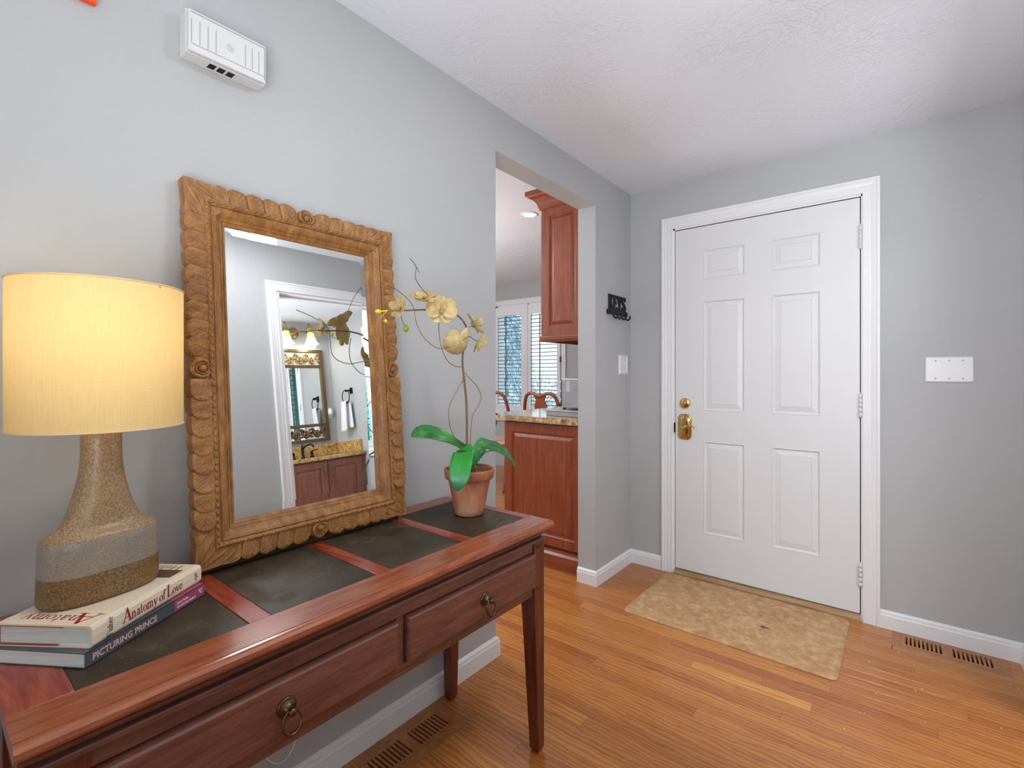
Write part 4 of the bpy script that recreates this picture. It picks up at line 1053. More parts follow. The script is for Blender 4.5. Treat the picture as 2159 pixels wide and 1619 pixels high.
m.lathe([(.012, .543), (.012, .547)], n=16); m.lathe([(.004, .345), (.004, .56), (.008, .565), (.005, .575), (.001, .578)], n=12)
m.build('spider', BRASS, lp)
m = MB(); m.sphere((0, 0, .430), .028, 10, sc_=(1, 1, 1.15)); m.build('bulb', BULB, lp)
pl = bpy.data.lights.new('table_lamp_light', 'POINT'); pl.energy = 0.85; pl.color = (1.0, .83, .58); pl.shadow_soft_size = .045
po = bpy.data.objects.new('table_lamp_light', pl); col.objects.link(po); po.location = (LP[0], LP[1], LP[2]+.49)

# ================================================================== ORCHID
OC = (.230, 1.176, TZ)
orc = thing('potted_orchid', 'artificial yellow orchid in a terracotta pot on the right end of the console table', 'plant', OC)
m = MB(); m.lathe([(.044, .0005), (.049, .003), (.0515, .02), (.069, .112), (.0705, .117), (.0765, .118), (.0805, .122), (.084, .145), (.0835, .1495), (.080, .152), (.0765, .150), (.074, .135), (.040, .132)], n=56)
m.build('pot', TERRA, orc)
def W(p): return (p[0]-OC[0], p[1]-OC[1], p[2]-OC[2])
rs = random.Random(3)
m = MB()
for i in range(420):
    a, r = rs.uniform(0, 2*PI), .07*math.sqrt(rs.random()); x, y, z = r*math.cos(a), r*math.sin(a), .139+.018*(1-(r/.075)**2)
    d = Vector((rs.uniform(-1, 1), rs.uniform(-1, 1), rs.uniform(-.35, .5)))*.011; e = Vector((rs.uniform(-1, 1), rs.uniform(-1, 1), rs.uniform(-.3, .6)))*.008
    m.tube([(x, y, z), (x+d.x, y+d.y, z+d.z+.002), (x+d.x+e.x, y+d.y+e.y, z+d.z+e.z)], [.0013, .0012, .0005], 4)
m.lathe([(.001, .150), (.035, .147), (.068, .138), (.073, .130)], n=24, cap=False)
o = m.build('moss', MOSS, orc); o['kind'] = 'stuff'
stem = [(.235,1.165,.885), (.235,1.158,.946),(.238,1.156,1.029),(.240,1.151,1.116),(.245,1.135,1.191),(.250,1.123,1.254),(.262,1.122,1.315),(.270,1.120,1.354),(.280,1.068,1.387),(.270,1.008,1.396),(.260,.961,1.394),(.245,.889,1.386),(.230,.845,1.382)]
pts = smoothc([W(p) for p in stem], 5); m = MB(); N_ = len(pts)
m.tube(pts, [.0042-.0021*i/N_ for i in range(N_)], 8); 
for q in (10, 20, 30): m.sphere(pts[q], .0048, 5)
m.build('stem', STEM, orc)
WI = [[(.247,1.140,1.198),(.250,1.122,1.180),(.260,1.084,1.147),(.270,1.048,1.111),(.270,1.042,1.079),(.260,1.061,1.033),(.250,1.094,.996),(.240,1.132,.951),(.238,1.150,.895)],
 [(.250,1.134,1.208),(.245,1.172,1.182),(.235,1.209,1.161),(.230,1.234,1.127),(.235,1.213,1.095),(.240,1.182,1.068),(.240,1.174,1.028),(.240,1.169,.981),(.240,1.161,.947),(.238,1.160,.895)],
 [(.264,.805,1.455),(.262,.850,1.439),(.260,.892,1.418),(.260,.914,1.393),(.265,.918,1.355),(.280,.930,1.314),(.285,.959,1.290),(.280,.998,1.280),(.270,1.037,1.286),(.265,1.08,1.285)],
 [(.270,1.004,1.372),(.275,.997,1.334),(.280,1.002,1.287),(.275,1.032,1.246),(.260,1.084,1.228),(.250,1.124,1.228)],
 [(.148,.991,1.568),(.165,1.002,1.542),(.190,.979,1.500),(.220,.975,1.466),(.250,.977,1.440)],
 [(.165,1.002,1.542),(.170,1.013,1.522)]]
for i, wpts in enumerate(WI):
    m = MB(); pts = smoothc([W(p) for p in wpts], 5); m.tube(pts, .0013 if i < 4 else .0009, 6); m.build('twig', TWIG if i < 4 else IRON, orc)
def blob(name, c, r, mat, sc_=(1, 1, 1), stalk=None, sr=.0013):
    m = MB(); m.sphere(W(c), r, 8, sc_=sc_)
    if stalk: m.tube(smoothc([W(p) for p in stalk], 4), sr, 6)
    m.build(name, mat, orc)
blob('bud', (.219, .822, 1.378), .0072, BUDY, (1, 1.35, .9), [(.230,.845,1.382), (.219,.822,1.378)], .0022)
blob('bud', (.180, .876, 1.359), .0055, BUDY, (1, 1, 1), [(.225,.849,1.382), (.205,.843,1.366), (.190,.855,1.358), (.180,.876,1.359)])
blob('bud', (.210, .926, 1.339), .0098, BUDG, (.9, .9, 1.1), [(.235,.885,1.383), (.222,.902,1.362), (.210,.926,1.342)])
# petals
def petal_mesh(L, Wd, cup, tipw=.5, n=8):
    mb = MB(); v = []
    for j in range(n+1):
        t = j/n; hw = Wd/2*math.sin(PI*min(1, (t*.86+.10)))**.62*(1-.25*(1-t)) if t < 1 else Wd*.06
        for i in range(n+1):
            s_ = -1+2*i/n; u = s_*hw
            v.append((u, t*L, cup*(t*t)*L+.28*abs(u)*abs(s_)*(-1 if cup < 0 else 1)+.0012*math.sin(7*s_+5*t)))
    W_ = n+1; f = [(j*W_+i, j*W_+i+1, (j+1)*W_+i+1, (j+1)*W_+i) for j in range(n) for i in range(n)]
    mb.add(v, f, True); return mb
def flower(c, nrm, up, size, spec):
    """spec: list of (angle deg, length factor, width factor, cup)"""
    nrm = Vector(nrm).normalized(); up = Vector(up); up = (up-nrm*up.dot(nrm)).normalized(); rt = up.cross(nrm)
    F = Matrix(((rt.x, up.x, nrm.x, 0), (rt.y, up.y, nrm.y, 0), (rt.z, up.z, nrm.z, 0), (0, 0, 0, 1)))
    fl = bpy.data.objects.new('flower', None); col.objects.link(fl); fl.parent = orc; fl.location = W(c); fl.empty_display_size = .02
    for ang, lf, wf, cup in spec:
        mb = petal_mesh(size*lf, size*wf, cup); M = F @ Matrix.Rotation(D2R(ang), 4, 'Z')
        me = mb.build('petal', PETAL, fl); me.data.transform(M)
        s_ = me.modifiers.new('sol', 'SOLIDIFY'); s_.thickness = .0009
    m = MB(); 
    m.tube([F @ Vector(p_) for p_ in ((0, 0, 0), (0, -size*.06, size*.16), (0, -size*.20, size*.24), (0, -size*.32, size*.20))], [size*.05, size*.09, size*.07, size*.02], 8)
    m.sphere(F @ Vector((0, size*.05, size*.12)), size*.07, 6); 
    for sg in (1, -1): m.tube([F @ Vector(p_) for p_ in ((0, -size*.05, size*.1), (sg*size*.12, 0, size*.2), (sg*size*.13, size*.08, size*.26))], [size*.04, size*.05, size*.02], 6)
    m.build('flower_lip', LIP, fl)
full = [(0, .95, .85, .16), (80, 1.0, 1.45, .24), (-80, 1.0, 1.45, .24), (145, .9, .85, .16), (-145, .9, .85, .16)]
sz = .048
flower((.240, .884, 1.392), (.15, -.9, .15), (.1, 0, 1), .036, [(0, .95, .8, .55), (75, .95, .85, .55), (-75, .95, .85, .55), (150, .9, .7, .5), (-150, .9, .7, .5)])
flower((.250, .960, 1.425), (.35, -.25, .85), (-.2, -.4, .6), sz, full)
flower((.285, .996, 1.393), (.85, -.45, .10), (0, 0, 1), sz*1.02, full)
flower((.290, 1.066, 1.303), (-.75, .30, .25), (.1, .35, .9), sz*1.0, [(15, 1.15, .62, .25), (80, .80, 1.5, .45), (-85, .85, 1.5, .45), (140, .95, 1.4, .45), (-145, .95, 1.4, .45)])
flower((.250, 1.185, 1.365), (.2, .75, .35), (.1, .3, .9), sz*.95, [(-30, 1.1, .5, .05), (60, .75, .75, .4), (-85, 1.0, .6, .3), (150, .75, .5, .3), (-150, .7, .5, .3)])
flower((.240, 1.205, 1.310), (.25, .55, -.30), (0, .2, 1), sz*.9, [(0, .9, .62, .35), (88, .95, .9, .4), (-88, .95, .9, .4), (140, .85, .6, .3), (-140, .85, .6, .3)])
m = MB()
for c_, d_ in (((.262, 1.122, 1.315), (.280, 1.07, 1.302)), ((.270, 1.120, 1.345), (.252, 1.18, 1.362)), ((.262, 1.12, 1.325), (.243, 1.195, 1.315))): m.tube([W(c_), W(((c_[0]+d_[0])/2, (c_[1]+d_[1])/2, (c_[2]+d_[2])/2+.006)), W(d_)], .0014, 6)
m.build('flower_stalk', STEM, orc)
# leaves
def leaf(ptsw, widths, fold=.25, side=(0, 0, 1), mat=LEAF):
    pts = smoothc([W(p) for p in ptsw], 5); ws = smoothc([(w_, 0, 0) for w_ in widths], 5); n = 8; v = []
    for i, p in enumerate(pts):
        t = (pts[min(i+1, len(pts)-1)]-pts[max(i-1, 0)]).normalized(); sd = Vector(side); sd = t.cross(sd); sd.normalize(); nn = sd.cross(t)
        for k in range(n+1):
            s_ = -1+2*k/n; hw = max(.0006, ws[i].x/2); v.append(p+sd*s_*hw+nn*(abs(s_)**1.3*fold*hw-.0012*math.exp(-(s_/.12)**2)))
    W_ = n+1; m = MB(); m.add(v, [(i*W_+k, i*W_+k+1, (i+1)*W_+k+1, (i+1)*W_+k) for i in range(len(pts)-1) for k in range(n)], True)
    o = m.build('leaf', mat, orc); s_ = o.modifiers.new('sol', 'SOLIDIFY'); s_.thickness = .0016; return o
leaf([(.238,1.170,.895), (.240,1.174,.940),(.225,1.111,.986),(.200,1.073,1.008),(.170,1.047,1.018),(.150,1.024,1.016),(.140,1.004,1.007)], [.012, .016, .026, .040, .046, .040, .006], .22, (.66, -.55, .5))
_t = NT('bright_leaf'); _tc = _t.n('ShaderNodeTexCoord'); _sp = _t.n('ShaderNodeSeparateXYZ'); _t.l(_tc.outputs['Object'], _sp.inputs[0])
_mr = _t.n('ShaderNodeMapRange'); _mr.inputs[1].default_value = .10; _mr.inputs[2].default_value = .22; _t.l(_sp.outputs[2], _mr.inputs[0])
_t.base(_t.mix(.35, _t.ramp(_mr.outputs[0], [(.0, '#2f7a5c'), (.45, '#4b9c6a'), (.7, '#2f9a3a'), (1, '#2a8f30')]), _t.ramp(_t.noise(_t.coord((1, 1, .3)), 90, 3), [(.35, (.6, .6, .6)), (.6, (1, 1, 1))]), 'MULTIPLY')); BLEAF = _t.set(.36, spec=.4)
leaf([(.246,1.146,.925),(.262,1.124,.954),(.286,1.092,.957),(.306,1.062,.938),(.316,1.044,.908),(.318,1.036,.880),(.312,1.038,.853)], [.040, .058, .066, .067, .064, .050, .010], .08, (.57, -.82, .30), BLEAF)
leaf([(.230,1.180,.895), (.230,1.200,.940),(.212,1.245,.957),(.195,1.290,.964),(.175,1.345,.958)], [.012, .018, .034, .036, .004], .2, (.7, -.2, .8), plain('mid_leaf', '#3a8f45', .32, var=.2, scale=18))
leaf([(.232,1.185,.895), (.222,1.238,.950),(.204,1.315,.949),(.184,1.40,.920),(.170,1.46,.880),(.166,1.505,.835)], [.012, .026, .036, .038, .030, .003], .25, (.7, -.45, .7))
leaf([(.240,1.180,.895), (.250,1.219,.944),(.245,1.279,.943),(.240,1.343,.915),(.235,1.396,.882)], [.012, .026, .034, .028, .003], .3, (.6, -.2, .8))

# ================================================================== KITCHEN
def raised(mb, x0, x1, z0, z1, y, st, out=-1, d=.0, fn=None):
    """raised-panel door face on plane y (facing -y when out=-1); fn maps (u,v,depth)->xyz"""
    fn = fn or (lambda u, v, h: (u, y+out*h, v))
    lp_ = [(0, 0), (0, .018), (.002, .020), (st-.004, .020), (st, .017), (st+.004, .016), (st+.006, .010), (st+.012, .0095), (st+.030, .0175), (st+.034, .0185)]
    v = []
    for ins, h in lp_: v += [fn(x0+ins, z0+ins, h), fn(x1-ins, z0+ins, h), fn(x1-ins, z1-ins, h), fn(x0+ins, z1-ins, h)]
    q = 4*(len(lp_)-1)
    mb.add(v, [(4*i+k, 4*i+(k+1) % 4, 4*i+4+(k+1) % 4, 4*i+4+k) for i in range(len(lp_)-1) for k in range(4)]+[(q, q+1, q+2, q+3), (3, 2, 1, 0)]); return mb
bc = thing('base_cabinet', 'cherry base cabinet with raised end panel under the granite counter', 'cabinet', (-.42, 2.9, 0))
m = MB(); m.box(-.728, -.116, 2.540, 3.9, .11, .892); m.build('body', CHERRY, bc, world=True)
m = MB(); raised(m, -.728, -.122, .128, .885, 2.540, .062); m.build('end_panel', CHERRY, bc, world=True)
m = MB(); m.prism([(2.50, 0), (2.50, .085), (2.506, .092), (2.512, .098), (2.516, .112), (2.56, .112), (2.56, 0)], lambda u, v, w_: (w_, u, v), -.735, -.116); m.build('plinth', CHERRYM, bc, world=True)
m = MB(); raised(m, 3.24, 3.86, .128, .72, 0, .06, fn=lambda u, v, h: (-.728-h, u, v)); m.build('door', CHERRY, bc, world=True)
o = MB().bbox(-.775, -.729, 2.60, 3.20, .11, .885, .004).build('dishwasher', BLACKG); tag(o, 'black dishwasher front beside the cherry base cabinet', 'dishwasher')
ct = MB(); cpoly = [(-.116, 2.490), (-.728, 2.490), (-.745, 2.494), (-.757, 2.505), (-.800, 2.535), (-.86, 2.60), (-.86, 3.92), (-.116, 3.92)]
ct.prism(cpoly, XYZ, .8975, .926); ct.prism([(x*1.0+(.003 if x < -.2 else 0), y+(.003 if y < 2.6 else 0)) for x, y in cpoly], XYZ, .926, .930); ct.prism([(x+(.003 if x < -.2 else 0), y+(.003 if y < 2.6 else 0)) for x, y in cpoly], XYZ, .893, .8975)
tag(ct.build('countertop', GRAN), 'brown speckled granite countertop seen through the kitchen opening', 'countertop')
uc = thing('upper_cabinet', 'cherry upper cabinet with crown moulding hanging behind the opening', 'cabinet', (-.28, 2.9, 1.42))
m = MB(); m.box(-.425, -.116, 2.540, 3.60, 1.435, 2.26); m.build('body', CHERRY, uc, world=True)
m = MB(); raised(m, -.425, -.118, 1.440, 2.255, 2.540, .058); m.build('end_panel', CHERRY, uc, world=True)
m = MB(); raised(m, 2.545, 3.05, 1.450, 2.22, 0, .058, fn=lambda u, v, h: (-.425-h, u, v)); m.build('door', CHERRY, uc, world=True)
m = MB(); raised(m, 3.055, 3.56, 1.450, 2.22, 0, .058, fn=lambda u, v, h: (-.425-h, u, v)); m.build('door', CHERRY, uc, world=True)
def molding(prof, z):  # runs along front (-y side) and the -x side
    mb = MB(); v = []
    for (x, y, dx, dy) in ((-.116, 2.520, 0, -1), (-.430, 2.520, -1, -1), (-.430, 3.60, -1, 0)):
        for t, h in prof: v.append((x+dx*t, y+dy*t, z+h))
    n = len(prof); mb.add(v, [(i*n+k, i*n+(k+1) % n, (i+1)*n+(k+1) % n, (i+1)*n+k) for i in range(2) for k in range(n)]); mb.add(v[:n], [tuple(range(n))]); mb.add(v[-n:], [tuple(range(n))]); return mb
molding([(-.02, 0), (.006, 0), (.006, .010), (.012, .016), (.014, .030), (.022, .048), (.040, .066), (.060, .076), (.066, .084), (.072, .088), (.072, .110), (-.02, .110)], 2.238).build('crown_moulding', CHERRYM, uc, world=True)
molding([(-.02, 0), (-.004, .0), (.004, .004), (.008, .014), (.004, .022), (.006, .026), (.003, .036), (-.02, .036)], 1.405).build('light_rail', CHERRYM, uc, world=True)
# tray and toaster oven
o = thing('baking_tray', 'flat pale grey metal tray under the toaster oven', 'tray', (-.30, 2.85, .930))
MB().bbox(-.455, -.150, 2.615, 3.02, .9304, .960, .004).build('tray_body', STEEL, o, world=True); MB().bbox(-.460, -.146, 2.61, 3.025, .9605, .9685, .002).build('tray_lid', STEEL, o, world=True)
to = thing('toaster_oven', 'stainless toaster oven with side louvres on the granite counter', 'toaster oven', (-.27, 2.85, .969))
MB().bbox(-.394, -.140, 2.705, 3.01, .978, 1.176, .012).build('body', STEEL, to, world=True)
MB().bbox(-.402, -.394, 2.715, 3.0, .985, 1.165, .003).build('front', BLACKG, to, world=True)
for k in range(9): MB().bbox(-.353, -.325, 2.7025, 2.7055, 1.088+.0078*k, 1.0925+.0078*k, .001).build('louvre', TRIM, to, world=True)
for zz in (1.145, 1.085, 1.025):
    m = MB(); m.lathe([(.014, -.402), (.013, -.416), (.001, -.418)], (0, 2.735, zz), 'x', 18); m.build('knob', STEEL, to, world=True)
for (x, y) in ((-.38, 2.72), (-.155, 2.72), (-.38, 2.99), (-.155, 2.99)): 
    m = MB(); m.lathe([(.010, .9687), (.012, .979)], (x, y, 0), n=14); m.build('foot', BLACKG, to, world=True)
# downlight
dl = thing('recessed_light', 'lit round recessed downlight in the kitchen ceiling', 'ceiling light', (-.734, 2.81, CE))
m = MB(); m.lathe([(.062, 0), (.062, -.004), (.050, -.006), (.046, 0)], n=36, cap=False); m.build('trim_ring', TRIM, dl)
m = MB(); m.lathe([(.001, -.003), (.047, -.003)], n=32, cap=False); m.build('lens', LED, dl)
spt = bpy.data.lights.new('downlight_lamp', 'SPOT'); spt.energy = 14; spt.spot_size = 2.3; spt.shadow_soft_size = .05
so = bpy.data.objects.new('downlight_lamp', spt); col.objects.link(so); so.location = (-.734, 2.81, CE-.02)

# kitchen window with shutters
def window(n, xa, xb, za, zb, y, glass, ndiv, depth=.14):
    w0 = struct(thing('window_%d' % n, '', '', ((xa+xb)/2, y, za))); del w0['label']; del w0['category']
    MB().sweep_rect([(0, 0), (0, .012), (.01, .016), (.05, .016), (.056, .022), (.064, .022), (.064, 0)], lambda u, v, h: (u, y-h, v), xa, xb, za, zb).build('casing', TRIM, w0, world=True)
    m = MB(); t = .022
    m.box(xa, xb, y, y+depth, za-.001, za+t); m.box(xa, xb, y, y+depth, zb-t, zb+.001); m.box(xa-.001, xa+t, y, y+depth, za, zb); m.box(xb-t, xb+.001, y, y+depth, za, zb)
    m.build('window_frame', TRIM, w0, world=True)
    m = MB(); m.box(xa+t, xb-t, y+depth-.03, y+depth-.026, za+t, zb-t); m.build('pane', glass, w0, world=True)
    return w0
kw = window(1, -2.812, -1.788, .655, 2.085, KY, DGLASS, 2)
def shutter(label, x0, x1, z0, z1, y, hingeside, grp, tiltx=.04, nl=25, st=.047, hx=None, rail=.115):
    s = thing('plantation_shutter', label, 'shutter', ((x0+x1)/2, y, z0), group=grp)
    t = .026
    m = MB(); m.bbox(x0, x0+st, y-t, y, z0, z1, .003); m.bbox(x1-st, x1, y-t, y, z0, z1, .003); m.bbox(x0+st, x1-st, y-t, y, z1-rail, z1, .003); m.bbox(x0+st, x1-st, y-t, y, z0, z0+rail, .003)
    m.build('shutter_frame', SHUT, s, world=True)
    lz0, lz1 = z0+rail, z1-rail; pitch_ = (lz1-lz0)/nl; first = None
    for k in range(nl):
        zc = lz0+pitch_*(k+.5)
        if first is None:
            m = MB(); L_ = (x1-x0-2*st)/2-.002; pr_ = [(-.030, -.0), (-.02, .0035), (0, .0045), (.02, .0035), (.030, 0), (.02, -.0035), (0, -.0045), (-.02, -.0035)]
            m.prism(pr_, lambda u, v, w_: (w_, u*math.cos(tiltx)-v*math.sin(tiltx), u*math.sin(tiltx)+v*math.cos(tiltx)), -L_, L_); first = m.build('louvre', LOUV, s)
            o = first
        else: o = inst(first, parent=s)
        o.location = (0, -t/2, zc-z0)
    m = MB(); xr = x0+(x1-x0)*.42; m.bbox(xr-.006, xr+.006, y-t-.030, y-t-.019, lz0+.012, lz1-.012, .002); m.build('tilt_rod', LOUV, s, world=True)
    hx = x0-.004 if hingeside == 'L' else x1+.004
    for f_ in (.10, .50, .90):
        zz = z0+(z1-z0)*f_; m = MB(); m.lathe([(.006, zz-.035), (.006, zz+.035)], (hx, y-t-.004, 0), n=10); m.box(hx-.012, hx+.012, y-t-.002, y-t, zz-.033, zz+.033); m.build('hinge', BBRONZE, s, world=True)
    return s
shutter('white plantation shutter left of the pair in the kitchen window', -2.806, -2.330, .68, 2.062, KY-.0, 'L', 'kitchen shutters', nl=25)
shutter('white plantation shutter partly hidden by the upper cabinet in the kitchen', -2.270, -1.794, .68, 2.062, KY-.0, 'R', 'kitchen shutters', nl=25)
MB().bbox(-2.328, -2.272, KY-.030, KY+.02, .66, 2.08, .003).build('mullion', TRIM, kw, world=True)

# dining chairs with vase-shaped splats
def chair(label, x, y, rz):
    c = thing('dining_chair', label, 'chair', (x, y, 0), (0, 0, rz), group='carved back dining chairs')
    m = MB(); m.prism([(-.24, .24), (.24, .24), (.20, -.22), (-.20, -.22)], XYZ, .43, .475); m.build('seat', CHAIRW, c)
    m = MB(); m.prism([(-.22, .22), (.22, .22), (.18, -.19), (-.18, -.19)], XYZ, .475, .50); m.build('seat_cushion', PEACH, c)
    for sx in (-1, 1):
        m = MB(); m.tube(smoothc([(sx*.215, .21, .43), (sx*.235, .235, .34), (sx*.215, .22, .16), (sx*.205, .215, .04), (sx*.215, .235, 0)], 4), [.03]*3+[.028]*4+[.02]*4+[.014]*3+[.018]*3, 10); m.build('leg', CHAIRW, c)
        m = MB(); m.tube(smoothc([(sx*.17, -.20, .45), (sx*.175, -.23, .2), (sx*.18, -.29, 0)], 4), .018, 8); m.build('leg', CHAIRW, c)
    m = MB()      # hooped back
    bpz = [(-.17, -.20, .45), (-.20, -.215, .60), (-.215, -.235, .76), (-.20, -.26, .90), (-.165, -.275, .985), (-.10, -.283, 1.012), (-.045, -.283, .995), (0, -.283, .985), (.045, -.283, .995), (.10, -.283, 1.012), (.165, -.275, .985), (.20, -.26, .90), (.215, -.235, .76), (.20, -.215, .60), (.17, -.20, .45)]
    m.tube(smoothc(bpz, 5), .017, 10); m.build('back_frame', CHAIRW, c)
    sp_ = [(.045, .475), (.05, .52), (.035, .58), (.055, .64), (.085, .70), (.07, .745), (.04, .77), (.055, .80), (.075, .85), (.07, .90), (.05, .94), (.075, .995)]
    poly = [(a, b) for a, b in sp_]+[(-a, b) for a, b in reversed(sp_)]
    def bx(u, z, w_): tt = (z-.475)/.52; return (u, -.203-.08*tt**1.0+w_, z)
    m = MB(); n = len(sp_)
    for i in range(n-1):
        (a, z0), (b, z1) = sp_[i], sp_[i+1]
        m.add([bx(-a, z0, -.006), bx(a, z0, -.006), bx(b, z1, -.006), bx(-b, z1, -.006), bx(-a, z0, .006), bx(a, z0, .006), bx(b, z1, .006), bx(-b, z1, .006)], [(0, 1, 2, 3), (7, 6, 5, 4), (0, 3, 7, 4), (1, 5, 6, 2)])
    m.build('splat', CHAIRW, c)
    return c
chair('cherry dining chair with vase splat, in view above the granite counter', -1.385, 3.86+.28, 0)
chair('cherry dining chair half hidden by the left edge of the opening', -2.02, 3.73+.28, .25)

# ================================================================== BATHROOM (seen in the mirror)
BX = 3.55
vn = thing('vanity_cabinet', 'brown wooden bathroom vanity with two raised panel doors, seen in the mirror', 'cabinet', (3.3, 2.4, 0))
MB().box(3.082, BX-.003, 1.70, 2.906, .09, .895).build('body', VANW, vn, world=True)
MB().box(3.12, BX-.003, 1.70, 2.908, 0, .09).build('plinth', VANW, vn, world=True)
for (y0, y1, hy, fl) in ((2.118, 2.486, 2.452, -1), (2.492, 2.862, 2.526, 1)):
    m = MB(); raised(m, y0, y1, .13, .880, 0, .058, fn=lambda u, v, h: (3.082-h, u, v)); d_ = m.build('door', VANW, vn, world=True)
    m = MB(); m.tube(smoothc([(3.060, hy+fl*.008, .842), (3.045, hy+fl*.010, .845), (3.036, hy, .825), (3.034, hy+fl*.006, .785), (3.038, hy-fl*.006, .750), (3.045, hy+fl*.004, .732), (3.060, hy+fl*.002, .735)], 5), .0042, 8)
    m.sphere((3.052, hy+fl*.009, .845), .008, 6); m.sphere((3.052, hy+fl*.003, .733), .008, 6)
    o = m.build('handle', BBRONZE, d_); o.data.transform(Matrix.Translation(-Vector(vn.location)))
m = MB(); raised(m, 1.72, 2.108, .13, .880, 0, .05, fn=lambda u, v, h: (3.082-h, u, v)); m.build('door', VANW, vn, world=True)
vt = thing('granite_worktop', 'gold and brown granite vanity top with backsplash, seen in the mirror', 'countertop', (3.3, 2.4, .9))
MB().bbox(3.045, BX-.0005, 1.68, 2.909, .897, .932, .006).build('slab', GRANB, vt, world=True)
MB().bbox(3.525, BX-.0005, 1.68, 2.909, .933, 1.050, .003).build('backsplash', GRANB, vt, world=True); MB().bbox(3.10, 3.524, 2.886, 2.909, .933, 1.050, .003).build('backsplash', GRANB, vt, world=True)
fc = thing('bathroom_faucet', 'dark bronze widespread faucet on the granite vanity top, seen in the mirror', 'faucet', (3.47, 2.47, .932))
m = MB(); m.lathe([(.022, 0), (.022, .006), (.014, .014), (.013, .08), (.017, .09), (.013, .10), (.010, .125), (.006, .14), (.003, .15)], (0, 0, 0), n=20)
m.tube(smoothc([(0, 0, .09), (-.03, .015, .115), (-.07, .035, .128), (-.10, .05, .12), (-.115, .058, .10)], 5), .009, 10); m.build('spout', ORB, fc)
for s_ in (-1, 1):
    m = MB(); m.lathe([(.022, 0), (.020, .008), (.013, .02), (.011, .045), (.014, .055), (.010, .065)], (0, s_*.095, 0), n=18); m.tube([(0, s_*.095, .062), (-.02, s_*.12, .068), (-.03, s_*.145, .072)], [.006, .005, .0045], 8); m.build('tap_handle', ORB, fc)
# framed mirror
bm_ = thing('bathroom_mirror', 'bathroom mirror in a bronze frame with scrollwork bands, above the vanity', 'mirror', (BX, 2.49, 1.08))
y0, y1, z0, z1 = 2.190, 2.812, 1.086, 2.050
m = MB(); F0, F1 = BX-.030, BX
m.bbox(F0, F1, y0, y0+.042, z0, z1, .004); m.bbox(F0, F1, y1-.042, y1, z0, z1, .004)
for a, b in ((z0, z0+.028), (1.238, 1.268), (1.856, 1.886), (z1-.030, z1)): m.bbox(F0-.001, F1, y0+.001, y1-.001, a, b, .004)
m.build('mirror_frame', BBRONZE, bm_, world=True)
MB().box(BX-.012, BX-.008, y0+.04, y1-.04, 1.26, 1.86).build('mirror_glass', MIRR, bm_, world=True)
CRM = plain('cream_panel', '#d8d2bc', .35, var=.03)
MB().box(BX-.012, BX-.008, y0+.04, y1-.04, 1.88, 2.03).build('upper_band', plain('cream_panel', '#cfcab6', .3, var=.03), bm_, world=True)
MB().box(BX-.012, BX-.008, y0+.04, y1-.04, 1.11, 1.245).build('lower_band', MIRR, bm_, world=True)
def spiral(cy, cz, R, turns, a0, dr, x, mir_=1):
    return [(x, cy+mir_*R*(1-.82*i/40)*math.cos(a0+dr*turns*2*PI*i/40), cz+R*(1-.82*i/40)*math.sin(a0+dr*turns*2*PI*i/40)) for i in range(41)]
for (za, zb, mt, rr_, seed) in ((1.892, 2.014, SGOLD, .0080, 1), (1.120, 1.232, ORB if False else BBRONZE, .0100, 2)):
    m = MB(); rs = random.Random(seed); y = y0+.075; i = 0
    while y < y1-.06:
        R = .044 if i % 2 == 0 else .036; cz = (zb-R-.004) if i % 2 == 0 else (za+R+.004)
        sp_ = spiral(y, cz, R, 1.35, PI*(.5 if i % 2 else -.5), 1, BX-.022, 1 if i % 3 else -1)
        m.tube(sp_, [rr_*(1-.45*k/40) for k in range(41)], 8)
        m.tube(smoothc([(BX-.020, y-R, cz), (BX-.020, y-R*.9-.012, (za+zb)/2), (BX-.020, y-R-.022, za+.004 if i % 2 == 0 else zb-.004)], 4), rr_*.8, 8)
        y += .060; i += 1
    m.build('scrollwork', mt, bm_, world=True)
# flower clipped at mirror
fb = thing('silk_flower', 'small peach silk flower clipped to the bathroom mirror frame', 'flower', (BX-.045, 2.36, 1.215))
for k in range(5):
    m = petal_mesh(.032, .028, .3, n=5); o = m.build('petal', PEACH, fb); o.matrix_local = Matrix.Rotation(D2R(-90), 4, 'Y') @ Matrix.Rotation(2*PI*k/5, 4, 'Z')
m = MB(); m.sphere((-.006, 0, 0), .007, 6); m.tube([(0, 0, 0), (.015, .002, -.02), (.02, .004, -.05)], .002, 6); m.build('flower_centre', BUDY, fb)
# plug-in
pf = thing('plug_in_freshener', 'small white plug-in on the bathroom wall beside the bronze mirror', 'plug-in', (BX, 2.835, 1.37))
MB().bbox(BX-.006, BX, 2.805, 2.868, 1.315, 1.43, .003).build('outlet_plate', PLAST, pf, world=True); m = MB(); m.lathe([(.018, 1.345), (.026, 1.36), (.024, 1.395), (.014, 1.415), (.006, 1.42)], (BX-.032, 2.837, 0), n=18); m.build('body', PLAST, pf, world=True)
